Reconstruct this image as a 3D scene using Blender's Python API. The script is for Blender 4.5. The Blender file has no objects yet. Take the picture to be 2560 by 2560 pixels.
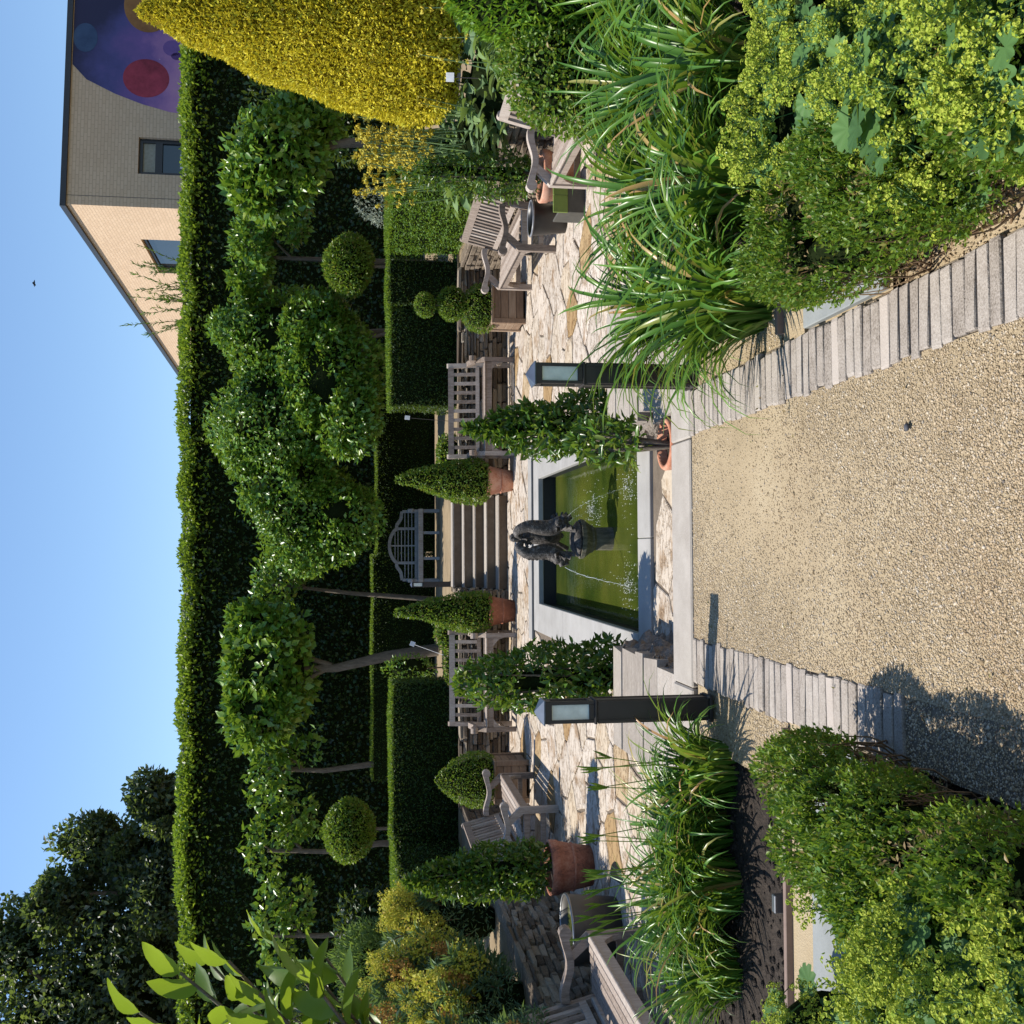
import bpy, bmesh, math, random
import numpy as np
from mathutils import Vector, Matrix, noise

sc = bpy.context.scene
C = sc.collection
R = math.radians
random.seed(11)

# ------------------------------------------------------------------ camera, sky, sun, exposure
PITCH, YAW, EYE = R(8.17), R(2.10), 1.62
cam_d = bpy.data.cameras.new('camera')
cam_d.sensor_width = 36.0
cam_d.lens = 36.0
cam_d.clip_start = 0.05
cam_d.clip_end = 1000
cam = bpy.data.objects.new('camera', cam_d)
C.objects.link(cam)
cp, sp, cy, sy = math.cos(PITCH), math.sin(PITCH), math.cos(YAW), math.sin(YAW)
right = Vector((cy, -sy, 0))
fwd = Vector((sy * cp, cy * cp, -sp))
up = right.cross(fwd)
# the photograph was taken with the phone turned on its side: world "up" lies to the left of the frame
m = Matrix(((-up.x, right.x, -fwd.x), (-up.y, right.y, -fwd.y), (-up.z, right.z, -fwd.z))).to_4x4()
m.translation = Vector((0, 0, EYE))
cam.matrix_world = m
sc.camera = cam

SUN_TO = Vector((-0.50, 0.10, 0.83)).normalized()
world = bpy.data.worlds.new('World')
sc.world = world
world.use_nodes = True
wn = world.node_tree
wn.nodes.clear()
w_out = wn.nodes.new('ShaderNodeOutputWorld')
w_bg = wn.nodes.new('ShaderNodeBackground')
w_sky = wn.nodes.new('ShaderNodeTexSky')
w_sky.sky_type = 'NISHITA'
w_sky.sun_disc = False
w_sky.sun_elevation = math.asin(SUN_TO.z)
w_sky.sun_rotation = math.atan2(SUN_TO.x, SUN_TO.y)
w_sky.altitude = 0
w_sky.air_density = 1.15
w_sky.dust_density = 0.1
w_sky.ozone_density = 5.5
w_bg.inputs['Strength'].default_value = 0.12
wn.links.new(w_sky.outputs[0], w_bg.inputs[0])
wn.links.new(w_bg.outputs[0], w_out.inputs[0])

sun_d = bpy.data.lights.new('sun', 'SUN')
sun_d.energy = 4.6
sun_d.angle = R(0.5)
sun_d.color = (1.0, 0.935, 0.84)
sun = bpy.data.objects.new('sun', sun_d)
C.objects.link(sun)
sun.rotation_euler = (-SUN_TO).to_track_quat('-Z', 'Y').to_euler()
sun.location = (-8, 2, 20)

vs = sc.view_settings
vs.view_transform = 'Standard'
vs.look = 'None'
vs.gamma = 1.0
vs.exposure = 0.55
vs.use_curve_mapping = False

# ------------------------------------------------------------------ helpers
def link(name, me, mat=None, parent=None):
    o = bpy.data.objects.new(name, me)
    C.objects.link(o)
    if mat is not None and me is not None and len(me.materials) == 0:
        for mm in (mat if isinstance(mat, (list, tuple)) else [mat]):
            me.materials.append(mm)
    if parent is not None:
        o.parent = parent
    return o

def tag(o, label, cat, group=None):
    o['label'] = label
    o['category'] = cat
    if group:
        o['group'] = group
    return o

def thing(name, label, cat, loc=(0, 0, 0), rz=0.0, group=None):
    o = bpy.data.objects.new(name, None)
    o.empty_display_size = 0.1
    C.objects.link(o)
    o.location = loc
    o.rotation_euler = (0, 0, rz)
    return tag(o, label, cat, group)

def struct(name, loc=(0, 0, 0)):
    o = bpy.data.objects.new(name, None)
    C.objects.link(o)
    o.location = loc
    o['kind'] = 'structure'
    return o

def stuff(o):
    o['kind'] = 'stuff'
    return o

def dup(root, loc, rz=None, label=None):
    r = root.copy()
    C.objects.link(r)
    r.location = loc
    if rz is not None:
        r.rotation_euler = (0, 0, rz)
    if label:
        r['label'] = label
    for ch in list(root.children):
        c = ch.copy()
        C.objects.link(c)
        c.parent = r
        for g in list(ch.children):
            d = g.copy()
            C.objects.link(d)
            d.parent = c
    return r

class MB:
    """collects shapes into one mesh"""
    def __init__(s):
        s.v, s.f, s.sm = [], [], []
    def add(s, vs_, fs, smooth=False):
        b = len(s.v)
        s.v += [tuple(p) for p in vs_]
        s.f += [tuple(i + b for i in f) for f in fs]
        s.sm += [smooth] * len(fs)
    def box(s, x0, x1, y0, y1, z0, z1):
        s.add([(x0, y0, z0), (x1, y0, z0), (x1, y1, z0), (x0, y1, z0), (x0, y0, z1), (x1, y0, z1), (x1, y1, z1), (x0, y1, z1)],
              [(0, 3, 2, 1), (4, 5, 6, 7), (0, 1, 5, 4), (1, 2, 6, 5), (2, 3, 7, 6), (3, 0, 4, 7)])
    def bbox(s, x0, x1, y0, y1, z0, z1, b=0.004):
        """box with chamfered edges"""
        xs, ys, zs = (x0, x1), (y0, y1), (z0, z1)
        V, idx = [], {}
        sg = (1, -1)
        for i in range(2):
            for j in range(2):
                for k in range(2):
                    px, py, pz = xs[i], ys[j], zs[k]
                    ix, iy, iz = px + sg[i] * b, py + sg[j] * b, pz + sg[k] * b
                    idx[i, j, k, 'x'] = len(V); V.append((px, iy, iz))
                    idx[i, j, k, 'y'] = len(V); V.append((ix, py, iz))
                    idx[i, j, k, 'z'] = len(V); V.append((ix, iy, pz))
        F = []
        q = [(0, 0), (1, 0), (1, 1), (0, 1)]
        for i in range(2):
            a = [idx[i, j, k, 'x'] for j, k in q]; F.append(a if i else a[::-1])
            a = [idx[j, i, k, 'y'] for j, k in q]; F.append(a[::-1] if i else a)
            a = [idx[j, k, i, 'z'] for j, k in q]; F.append(a if i else a[::-1])
        for i in range(2):
            for j in range(2):
                a = [idx[i, j, 0, 'x'], idx[i, j, 0, 'y'], idx[i, j, 1, 'y'], idx[i, j, 1, 'x']]
                F.append(a if (i + j) % 2 else a[::-1])
                a = [idx[i, 0, j, 'x'], idx[i, 0, j, 'z'], idx[i, 1, j, 'z'], idx[i, 1, j, 'x']]
                F.append(a[::-1] if (i + j) % 2 else a)
                a = [idx[0, i, j, 'y'], idx[0, i, j, 'z'], idx[1, i, j, 'z'], idx[1, i, j, 'y']]
                F.append(a if (i + j) % 2 else a[::-1])
        for i in range(2):
            for j in range(2):
                for k in range(2):
                    a = [idx[i, j, k, c] for c in 'xyz']
                    F.append(a if (i + j + k) % 2 else a[::-1])
        s.add(V, F)
    def prism(s, poly, axis, a0, a1):
        """polygon (2-D) extruded along an axis"""
        n = len(poly)
        def P(p, a):
            return {'x': (a, p[0], p[1]), 'y': (p[0], a, p[1]), 'z': (p[0], p[1], a)}[axis]
        V = [P(p, a0) for p in poly] + [P(p, a1) for p in poly]
        F = [tuple(range(n))[::-1], tuple(range(n, 2 * n))]
        F += [(i, (i + 1) % n, n + (i + 1) % n, n + i) for i in range(n)]
        s.add(V, F)
    def tube(s, pts, rad, n=8, cap=True, smooth=True, flat=1.0):
        pts = [Vector(p) for p in pts]
        k = len(pts)
        rr = rad if isinstance(rad, (list, tuple)) else [rad] * k
        V, F = [], []
        ref = None
        for i, p in enumerate(pts):
            t = (pts[min(i + 1, k - 1)] - pts[max(i - 1, 0)]).normalized()
            if ref is None:
                ref = Vector((1, 0, 0)) if abs(t.x) < 0.9 else Vector((0, 1, 0))
            a = (ref - t * ref.dot(t)).normalized()
            ref = a
            b = t.cross(a)
            for j in range(n):
                w = 2 * math.pi * j / n
                V.append(p + (a * math.cos(w) + b * math.sin(w) * flat) * rr[i])
        for i in range(k - 1):
            for j in range(n):
                F.append((i * n + j, i * n + (j + 1) % n, (i + 1) * n + (j + 1) % n, (i + 1) * n + j))
        s.add(V, F, smooth)
        if cap:
            s.add(V[:n], [tuple(range(n))[::-1]])
            s.add(V[-n:], [tuple(range(n))])
    def lathe(s, prof, n=24, cx=0, cy=0, smooth=True, sq=False):
        V, F = [], []
        for r, z in prof:
            for j in range(n):
                w = 2 * math.pi * (j + (0.5 if sq else 0)) / n
                V.append((cx + r * math.cos(w), cy + r * math.sin(w), z))
        for i in range(len(prof) - 1):
            for j in range(n):
                F.append((i * n + j, i * n + (j + 1) % n, (i + 1) * n + (j + 1) % n, (i + 1) * n + j))
        s.add(V, F, smooth)
        s.add(V[:n], [tuple(range(n))[::-1]])
        s.add(V[-n:], [tuple(range(n))])
    def ball(s, c, r, n=8, m_=6, sc_=(1, 1, 1)):
        V, F = [(c[0], c[1], c[2] - r * sc_[2])], []
        for i in range(1, m_):
            a = math.pi * i / m_
            for j in range(n):
                w = 2 * math.pi * j / n
                V.append((c[0] + r * sc_[0] * math.sin(a) * math.cos(w), c[1] + r * sc_[1] * math.sin(a) * math.sin(w), c[2] - r * sc_[2] * math.cos(a)))
        V.append((c[0], c[1], c[2] + r * sc_[2]))
        for j in range(n):
            F.append((0, 1 + (j + 1) % n, 1 + j))
            F.append((len(V) - 1, 1 + (m_ - 2) * n + j, 1 + (m_ - 2) * n + (j + 1) % n))
        for i in range(m_ - 2):
            for j in range(n):
                F.append((1 + i * n + j, 1 + i * n + (j + 1) % n, 1 + (i + 1) * n + (j + 1) % n, 1 + (i + 1) * n + j))
        s.add(V, F, True)
    def mesh(s, name):
        me = bpy.data.meshes.new(name)
        me.from_pydata(s.v, [], s.f)
        me.polygons.foreach_set('use_smooth', s.sm)
        me.update()
        return me
    def build(s, name, mat, parent=None):
        return link(name, s.mesh(name), mat, parent)

def np_mesh(name, V, F, smooth=False):
    """V (n,3), F (m,k) arrays -> mesh"""
    me = bpy.data.meshes.new(name)
    V = np.ascontiguousarray(V, dtype=np.float32)
    F = np.ascontiguousarray(F, dtype=np.int32)
    k = F.shape[1]
    me.vertices.add(len(V))
    me.vertices.foreach_set('co', V.ravel())
    me.loops.add(F.size)
    me.loops.foreach_set('vertex_index', F.ravel())
    me.polygons.add(len(F))
    me.polygons.foreach_set('loop_start', np.arange(0, F.size, k, dtype=np.int32))
    me.polygons.foreach_set('loop_total', np.full(len(F), k, dtype=np.int32))
    if smooth:
        me.polygons.foreach_set('use_smooth', np.ones(len(F), dtype=bool))
    me.update(calc_edges=True)
    return me

def unit(a):
    return a / np.maximum(np.linalg.norm(a, axis=-1, keepdims=True), 1e-9)

LEAF = {   # (verts: across, along, lift), triangles
    'diamond': (np.array([(0, 0, 0), (-.5, .45, .12), (0, 1, -.05), (.5, .45, .12)]), np.array([(0, 2, 1), (0, 3, 2)])),
    'oval': (np.array([(0, 0, 0), (-.42, .25, .1), (-.45, .6, .1), (0, 1, -.12), (.45, .6, .1), (.42, .25, .1), (0, .45, 0)]),
             np.array([(0, 6, 1), (1, 6, 2), (2, 6, 3), (3, 6, 4), (4, 6, 5), (5, 6, 0)])),
    'lobed': (np.array([(0, 0, 0), (-.55, .1, .08), (-.3, .4, .05), (-.6, .65, .12), (-.2, .7, .05), (0, 1.05, -.1), (.2, .7, .05), (.6, .65, .12), (.3, .4, .05), (.55, .1, .08)]),
              np.array([(0, 2, 1), (0, 4, 2), (2, 4, 3), (0, 6, 4), (4, 6, 5), (0, 8, 6), (6, 8, 7), (0, 9, 8)])),
}

def leaf_mesh(name, P, N, size, shape='diamond', width=.5, jit=.35, out=.6, upb=.25, rnd=.8, flat=0.5, seed=0):
    """one mesh of many separate leaves at P, growing roughly along N"""
    rg = np.random.default_rng(seed)
    n = len(P)
    D = unit(N * out + rg.normal(size=(n, 3)) * rnd + np.array([0, 0, upb]))
    r2 = rg.normal(size=(n, 3)) * (1 - flat) + (np.array([0, 0, 1.0]) + N * .7) * flat
    S = unit(np.cross(D, r2))
    Q = np.cross(S, D)
    L = size * (1 + jit * rg.uniform(-1, 1, n))
    tv, tf = LEAF[shape]
    k = len(tv)
    V = (P[:, None, :] + S[:, None, :] * (tv[None, :, 0, None] * width * L[:, None, None])
         + D[:, None, :] * (tv[None, :, 1, None] * L[:, None, None]) + Q[:, None, :] * (tv[None, :, 2, None] * L[:, None, None]))
    F = (tf[None] + (np.arange(n) * k)[:, None, None]).reshape(-1, 3)
    return np_mesh(name, V.reshape(-1, 3), F)

def wob(P, f, seed=0):
    """cheap smooth noise in -1..1"""
    s = np.zeros(len(P))
    rg = np.random.default_rng(seed + 77)
    for k in range(5):
        d = unit(rg.normal(size=3)) * f * rg.uniform(.6, 1.8)
        s += np.sin(P @ d + rg.uniform(0, 6.28))
    return s / 3.2

def pts_blobs(blobs, n, seed=0, depth=.25, lump=.14, freq=5.0, clip=.78, gapt=-.62):
    """points through the outer shell of a union of ellipsoids, with clumps and gaps"""
    rg = np.random.default_rng(seed)
    B = np.array(blobs, float)
    area = (B[:, 3] * B[:, 4] * B[:, 5]) ** (2 / 3)
    idx = rg.choice(len(B), size=int(n * 1.7), p=area / area.sum())
    d = unit(rg.normal(size=(len(idx), 3)))
    b = B[idx]
    base = b[:, :3] + d * b[:, 3:6]
    r = 1 - np.abs(rg.normal(size=len(idx))) * depth + lump * wob(base, freq, seed)
    P = b[:, :3] + d * b[:, 3:6] * r[:, None]
    N = unit(d / b[:, 3:6])
    keep = np.ones(len(P), bool)
    for j in range(len(B)):
        q = (P - B[j, :3]) / B[j, 3:6]
        keep &= (idx == j) | ((q ** 2).sum(1) > clip ** 2)
    gap = wob(P, freq * 1.6, seed + 5)
    keep &= gap > gapt
    return P[keep][:n], N[keep][:n]

def pts_revolve(c, prof, n, seed=0, rough=.05, depth=.15, freq=9.0):
    """points on a surface of revolution given as (z, radius) pairs"""
    rg = np.random.default_rng(seed)
    z = np.array([p[0] for p in prof]); r = np.array([p[1] for p in prof])
    zz = np.linspace(z[0], z[-1], 200); rr = np.interp(zz, z, r) + .02
    cdf = np.cumsum(rr); cdf /= cdf[-1]
    h = np.interp(rg.uniform(size=n), cdf, zz)
    rad = np.interp(h, z, r)
    slope = np.gradient(rr, zz)
    sl = np.interp(h, zz, slope)
    a = rg.uniform(0, 2 * math.pi, n)
    N = unit(np.stack([np.cos(a), np.sin(a), -np.clip(sl, -3, 3)], 1))
    P = np.stack([np.cos(a) * rad, np.sin(a) * rad, h], 1)
    k = 1 - np.abs(rg.normal(size=n)) * depth
    P[:, :2] *= k[:, None]
    P += N * (wob(P, freq, seed) * rough)[:, None]
    return P + np.array(c), N

def pts_box(x0, x1, y0, y1, z0, z1, n, seed=0, rough=.03, faces='tfblr', freq=7.0, depth=.03):
    """points on the faces of a clipped hedge: t top, f front (-y), b back, l left (-x), r right"""
    rg = np.random.default_rng(seed)
    A = {'t': (x1 - x0) * (y1 - y0), 'f': (x1 - x0) * (z1 - z0), 'b': (x1 - x0) * (z1 - z0), 'l': (y1 - y0) * (z1 - z0), 'r': (y1 - y0) * (z1 - z0)}
    tot = sum(A[f] for f in faces)
    Ps, Ns = [], []
    for f in faces:
        k = int(n * A[f] / tot)
        u, v = rg.uniform(size=k), rg.uniform(size=k)
        x, y, z = x0 + u * (x1 - x0), y0 + v * (y1 - y0), z0 + v * (z1 - z0)
        o = np.ones(k)
        if f == 't': p, nn = np.stack([x, y, o * z1], 1), (0, 0, 1)
        if f == 'f': p, nn = np.stack([x, o * y0, z], 1), (0, -1, 0)
        if f == 'b': p, nn = np.stack([x, o * y1, z], 1), (0, 1, 0)
        if f == 'l': p, nn = np.stack([o * x0, y0 + u * (y1 - y0), z], 1), (-1, 0, 0)
        if f == 'r': p, nn = np.stack([o * x1, y0 + u * (y1 - y0), z], 1), (1, 0, 0)
        Ps.append(p); Ns.append(np.tile(nn, (k, 1)))
    P, N = np.concatenate(Ps), np.concatenate(Ns).astype(float)
    P = P + N * (wob(P, freq, seed) * rough - np.abs(rg.normal(size=len(P))) * depth)[:, None]
    return P, N

# ------------------------------------------------------------------ materials
MATS = {}
def nodes(name):
    mt = bpy.data.materials.new(name)
    mt.use_nodes = True
    nt = mt.node_tree
    b = nt.nodes['Principled BSDF']
    MATS[name] = mt
    return mt, nt, b

def ramp(nt, stops, fac=None, interp='LINEAR'):
    r = nt.nodes.new('ShaderNodeValToRGB')
    r.color_ramp.interpolation = interp
    e = r.color_ramp.elements
    while len(e) > 1:
        e.remove(e[-1])
    e[0].position = stops[0][0]; e[0].color = (*stops[0][1], 1)
    for p, c in stops[1:]:
        q = e.new(p); q.color = (*c, 1)
    if fac is not None:
        nt.links.new(fac, r.inputs[0])
    return r.outputs[0]

def ntex(nt, scale, detail=4, rough=.6, vec=None, coord='Object', sclv=None):
    t = nt.nodes.new('ShaderNodeTexNoise')
    t.inputs['Scale'].default_value = scale
    t.inputs['Detail'].default_value = detail
    t.inputs['Roughness'].default_value = rough
    if vec is None:
        tc = nt.nodes.new('ShaderNodeTexCoord')
        vec = tc.outputs[coord]
        if coord == 'Object':      # each copy of a shared mesh gets its own patch of the pattern
            oi = nt.nodes.new('ShaderNodeObjectInfo')
            ad = nt.nodes.new('ShaderNodeVectorMath'); ad.operation = 'MULTIPLY_ADD'
            nt.links.new(oi.outputs['Random'], ad.inputs[0])
            ad.inputs[1].default_value = (37.0, 51.0, 23.0)
            nt.links.new(vec, ad.inputs[2])
            vec = ad.outputs[0]
        if sclv:
            mp = nt.nodes.new('ShaderNodeMapping')
            mp.inputs['Scale'].default_value = sclv
            nt.links.new(vec, mp.inputs[0])
            vec = mp.outputs[0]
    nt.links.new(vec, t.inputs['Vector'])
    return t.outputs[0]

def math_(nt, op, a, b=None, clamp=False):
    n = nt.nodes.new('ShaderNodeMath'); n.operation = op; n.use_clamp = clamp
    for i, x in enumerate((a, b)):
        if x is None: continue
        if isinstance(x, (int, float)): n.inputs[i].default_value = x
        else: nt.links.new(x, n.inputs[i])
    return n.outputs[0]

def mix(nt, f, a, b, mode='MIX'):
    n = nt.nodes.new('ShaderNodeMix'); n.data_type = 'RGBA'; n.blend_type = mode
    for i, x in ((0, f), (6, a), (7, b)):
        if isinstance(x, (int, float)): n.inputs[i].default_value = x
        elif isinstance(x, tuple): n.inputs[i].default_value = (*x, 1)
        else: nt.links.new(x, n.inputs[i])
    return n.outputs[2]

def bump(nt, b, h, strength=.4, dist=.01):
    n = nt.nodes.new('ShaderNodeBump')
    n.inputs['Strength'].default_value = strength
    n.inputs['Distance'].default_value = dist
    nt.links.new(h, n.inputs['Height'])
    nt.links.new(n.outputs[0], b.inputs['Normal'])

def rough_mat(name, stops, scale=8, rough=.85, bs=.4, bd=.01, fine=60, rnd=None, sclv=None, spec=.3, fmix=.35):
    """stone, soil, wood, clay: noise ramp with a finer grain over it; rnd shifts the whole piece"""
    mt, nt, b = nodes(name)
    a = ntex(nt, scale, 5, .65, sclv=sclv)
    f = ntex(nt, fine, 3, .6, sclv=sclv)
    fac = math_(nt, 'ADD', math_(nt, 'MULTIPLY', a, 1 - fmix), math_(nt, 'MULTIPLY', f, fmix))
    if rnd:
        oi = nt.nodes.new('ShaderNodeObjectInfo')
        fac = math_(nt, 'ADD', fac, math_(nt, 'MULTIPLY', math_(nt, 'SUBTRACT', oi.outputs['Random'], .5), rnd))
    nt.links.new(ramp(nt, stops, fac), b.inputs['Base Color'])
    b.inputs['Roughness'].default_value = rough
    b.inputs['Specular IOR Level'].default_value = spec
    bump(nt, b, math_(nt, 'ADD', a, math_(nt, 'MULTIPLY', f, .6)), bs, bd)
    return mt

def leaf_mat(name, stops, rough=.45, trans=.3, spec=.4, tcol=None):
    mt, nt, b = nodes(name)
    g = nt.nodes.new('ShaderNodeNewGeometry')
    oi = nt.nodes.new('ShaderNodeObjectInfo')
    fac = math_(nt, 'FRACT', math_(nt, 'ADD', g.outputs['Random Per Island'], math_(nt, 'MULTIPLY', oi.outputs['Random'], 7.31)))
    col = ramp(nt, stops, fac)
    nt.links.new(col, b.inputs['Base Color'])
    b.inputs['Roughness'].default_value = rough
    b.inputs['Specular IOR Level'].default_value = spec
    tr = nt.nodes.new('ShaderNodeBsdfTranslucent')
    tc = mix(nt, .55, col, tcol if tcol else (.30, .42, .03))
    nt.links.new(tc, tr.inputs[0])
    ms = nt.nodes.new('ShaderNodeMixShader')
    ms.inputs[0].default_value = trans
    nt.links.new(b.outputs[0], ms.inputs[1]); nt.links.new(tr.outputs[0], ms.inputs[2])
    nt.links.new(ms.outputs[0], nt.nodes['Material Output'].inputs[0])
    return mt

def plain(name, col, rough=.5, metal=0.0, spec=.5):
    mt, nt, b = nodes(name)
    n = ntex(nt, 14, 4, .6)
    c2 = tuple(c * .72 for c in col)
    nt.links.new(ramp(nt, [(.3, c2), (.7, col)], n), b.inputs['Base Color'])
    b.inputs['Roughness'].default_value = rough
    b.inputs['Metallic'].default_value = metal
    b.inputs['Specular IOR Level'].default_value = spec
    return mt

M_soil = rough_mat('soil', [(.3, (.012, .009, .007)), (.6, (.045, .034, .026)), (.8, (.09, .07, .055))], 9, .95, 1.0, .04, 45)
M_terr = rough_mat('terrace_gravel', [(.3, (.16, .12, .07)), (.7, (.34, .26, .16))], 3, .95, .5, .01, 120)
M_grav = rough_mat('gravel_bed', [(.3, (.24, .185, .11)), (.5, (.37, .29, .18)), (.7, (.44, .36, .235))], 1.6, .95, .8, .012, 140)
M_conc = rough_mat('concrete', [(.3, (.27, .24, .205)), (.7, (.42, .385, .34))], 7, .9, .35, .004, 160, fmix=.5)
M_drain = rough_mat('grey_slab', [(.3, (.19, .205, .20)), (.7, (.28, .295, .29))], 5, .8, .2, .003, 120, rnd=.2)
M_mort = rough_mat('mortar', [(.3, (.09, .07, .05)), (.7, (.20, .16, .12))], 6, .95, .4, .005, 90)
M_joint = rough_mat('joint_sand', [(.3, (.08, .065, .05)), (.7, (.22, .18, .13))], 14, .95, .6, .006, 120)
M_rock = rough_mat('rough_rock', [(.25, (.10, .085, .07)), (.5, (.26, .22, .18)), (.75, (.40, .36, .30))], 11, .9, 1.0, .03, 50, rnd=.2)
M_slab = rough_mat('wall_slab', [(.25, (.25, .215, .18)), (.5, (.38, .335, .285)), (.72, (.48, .435, .38))], 6, .88, .9, .012, 40, rnd=.3, sclv=(1.2, 5, 2), fmix=.5)
M_cope = rough_mat('pool_coping', [(.3, (.27, .258, .238)), (.5, (.335, .323, .30)), (.7, (.39, .378, .355))], 4, .7, .15, .003, 130, rnd=.15)
M_step = rough_mat('step_stone', [(.3, (.10, .07, .045)), (.6, (.17, .125, .085)), (.8, (.25, .20, .145))], 7, .9, .5, .006, 70, rnd=.2)
M_wallst = rough_mat('dry_stone', [(.25, (.08, .06, .042)), (.5, (.22, .175, .125)), (.75, (.38, .325, .25))], 9, .9, .7, .012, 60, rnd=.55)
M_wallbk = rough_mat('wall_earth', [(.3, (.012, .010, .008)), (.7, (.04, .03, .025))], 9, .95, .5, .01, 60)
M_brick = rough_mat('edging_paver', [(.34, (.15, .125, .10)), (.46, (.30, .26, .22)), (.66, (.43, .385, .335))], 9, .92, 1.0, .006, 150, rnd=.11, sclv=(.22, .066, .08), fmix=.6)
M_brickp = rough_mat('pink_paver', [(.3, (.36, .31, .265)), (.7, (.48, .425, .37))], 10, .9, .9, .005, 150, sclv=(.22, .066, .08), fmix=.6)
M_terra = rough_mat('terracotta', [(.34, (.27, .10, .055)), (.5, (.46, .19, .11)), (.66, (.58, .33, .23))], 7, .85, .15, .003, 60, rnd=.25)
M_terra2 = rough_mat('old_terracotta', [(.36, (.15, .07, .05)), (.48, (.36, .14, .085)), (.64, (.48, .26, .17))], 6, .85, .2, .004, 50)
M_teak = rough_mat('weathered_teak', [(.3, (.17, .13, .10)), (.5, (.31, .25, .205)), (.72, (.45, .395, .34))], 5, .8, .3, .003, 30, rnd=.3, sclv=(9, 9, 1.2))
M_oak = rough_mat('silvered_oak', [(.25, (.17, .16, .155)), (.5, (.28, .27, .265)), (.8, (.38, .37, .36))], 5, .8, .3, .003, 30, rnd=.2, sclv=(6, 6, 2))
M_plank = rough_mat('planter_wood', [(.25, (.15, .095, .06)), (.5, (.25, .165, .105)), (.8, (.36, .27, .19))], 4, .8, .3, .003, 30, rnd=.35, sclv=(1.5, 1.5, 9))
M_bark = rough_mat('bark', [(.3, (.06, .05, .04)), (.7, (.20, .165, .125))], 8, .9, .8, .01, 40, sclv=(4, 4, 1))
M_twig = rough_mat('twig', [(.3, (.10, .06, .03)), (.7, (.24, .16, .09))], 20, .9, .4, .003, 60)
M_bronze = rough_mat('dark_bronze', [(.36, (.012, .010, .009)), (.49, (.05, .042, .035)), (.58, (.14, .125, .11)), (.68, (.30, .285, .265))], 26, .55, 1.0, .010, 110, spec=.45, fmix=.5)  # pale noise spots paint in highlights and a weathered look
M_ped = rough_mat('wet_stone', [(.34, (.05, .05, .034)), (.5, (.125, .118, .085)), (.66, (.24, .22, .165))], 12, .7, .8, .008, 70, sclv=(3, 3, .6))
M_lamp = plain('lamp_metal', (.046, .038, .033), .5, .0, .4)
M_lampcap = plain('lamp_cap', (.16, .19, .24), .35, .6)
M_lampglass = plain('frosted_glass', (.80, .84, .74), .45, 0, .4)
M_zinc = plain('zinc', (.30, .31, .32), .38, .9)
M_dzinc = rough_mat('dull_zinc', [(.3, (.045, .042, .036)), (.7, (.085, .08, .07))], 3, .5, .1, .002, 30, spec=.5)
M_steel = plain('corten_edge', (.24, .165, .13), .7)
M_white = plain('white_card', (.80, .80, .80), .5)
M_black = plain('black_plastic', (.016, .017, .018), .4)
M_rim = plain('plastic_rim', (.22, .23, .25), .35)
M_boxg = plain('green_board', (.21, .29, .055), .55)
M_boxd = plain('grey_board', (.085, .082, .068), .65)
M_pool = plain('pool_liner', (.012, .013, .014), .5)

FL_STOPS = [(0, (.50, .43, .34)), (.3, (.57, .50, .42)), (.55, (.48, .42, .35)), (.75, (.60, .53, .45)), (.88, (.50, .41, .29)), (.94, (.40, .28, .14)), (1, (.34, .22, .10))]
def flag_mat():
    mt, nt, b = nodes('flagstone')
    oi = nt.nodes.new('ShaderNodeObjectInfo')
    base = ramp(nt, FL_STOPS, oi.outputs['Random'])
    a = ntex(nt, 3.5, 6, .65)
    f = ntex(nt, 40, 4, .65)
    st = ramp(nt, [(.36, (.52, .38, .24)), (.47, (1, 1, 1))], a)
    c = mix(nt, .8, base, st, 'MULTIPLY')
    c = mix(nt, .35, c, ramp(nt, [(.3, (.55, .5, .45)), (.7, (1, 1, 1))], f), 'MULTIPLY')
    fz = ntex(nt, 5.5, 5, .6, sclv=(1, 1.6, 1))
    rid = math_(nt, 'ABSOLUTE', math_(nt, 'SUBTRACT', fz, .5))
    crack = ramp(nt, [(.0, (.42, .34, .26)), (.012, (.80, .74, .66)), (.03, (1, 1, 1))], rid)
    c = mix(nt, .75, c, crack, 'MULTIPLY')
    nt.links.new(c, b.inputs['Base Color'])
    b.inputs['Roughness'].default_value = .82
    b.inputs['Specular IOR Level'].default_value = .3
    bump(nt, b, math_(nt, 'ADD', math_(nt, 'ADD', a, math_(nt, 'MULTIPLY', f, .4)), math_(nt, 'MINIMUM', math_(nt, 'MULTIPLY', rid, 14.0), .5)), .75, .016)
    return mt
M_flag = flag_mat()

def water_mat():
    mt, nt, b = nodes('pond_water')
    tc = nt.nodes.new('ShaderNodeTexCoord')
    a = ntex(nt, 1.3, 3, .5, coord='Object')
    nt.links.new(ramp(nt, [(.36, (.022, .038, .006)), (.5, (.046, .062, .009)), (.64, (.075, .085, .014))], a), b.inputs['Base Color'])
    b.inputs['Roughness'].default_value = .025
    b.inputs['IOR'].default_value = 1.42
    r = ntex(nt, 9, 3, .55, coord='Object')
    r2 = ntex(nt, 34, 2, .5, coord='Object')
    bump(nt, b, math_(nt, 'ADD', r, math_(nt, 'MULTIPLY', r2, .3)), .16, .02)
    return mt
M_water = water_mat()
mt, nt, b = nodes('clear_water')
b.inputs['Base Color'].default_value = (.85, .9, .9, 1); b.inputs['Roughness'].default_value = .05
b.inputs['Transmission Weight'].default_value = .55; b.inputs['IOR'].default_value = 1.33
M_jet = mt

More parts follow.
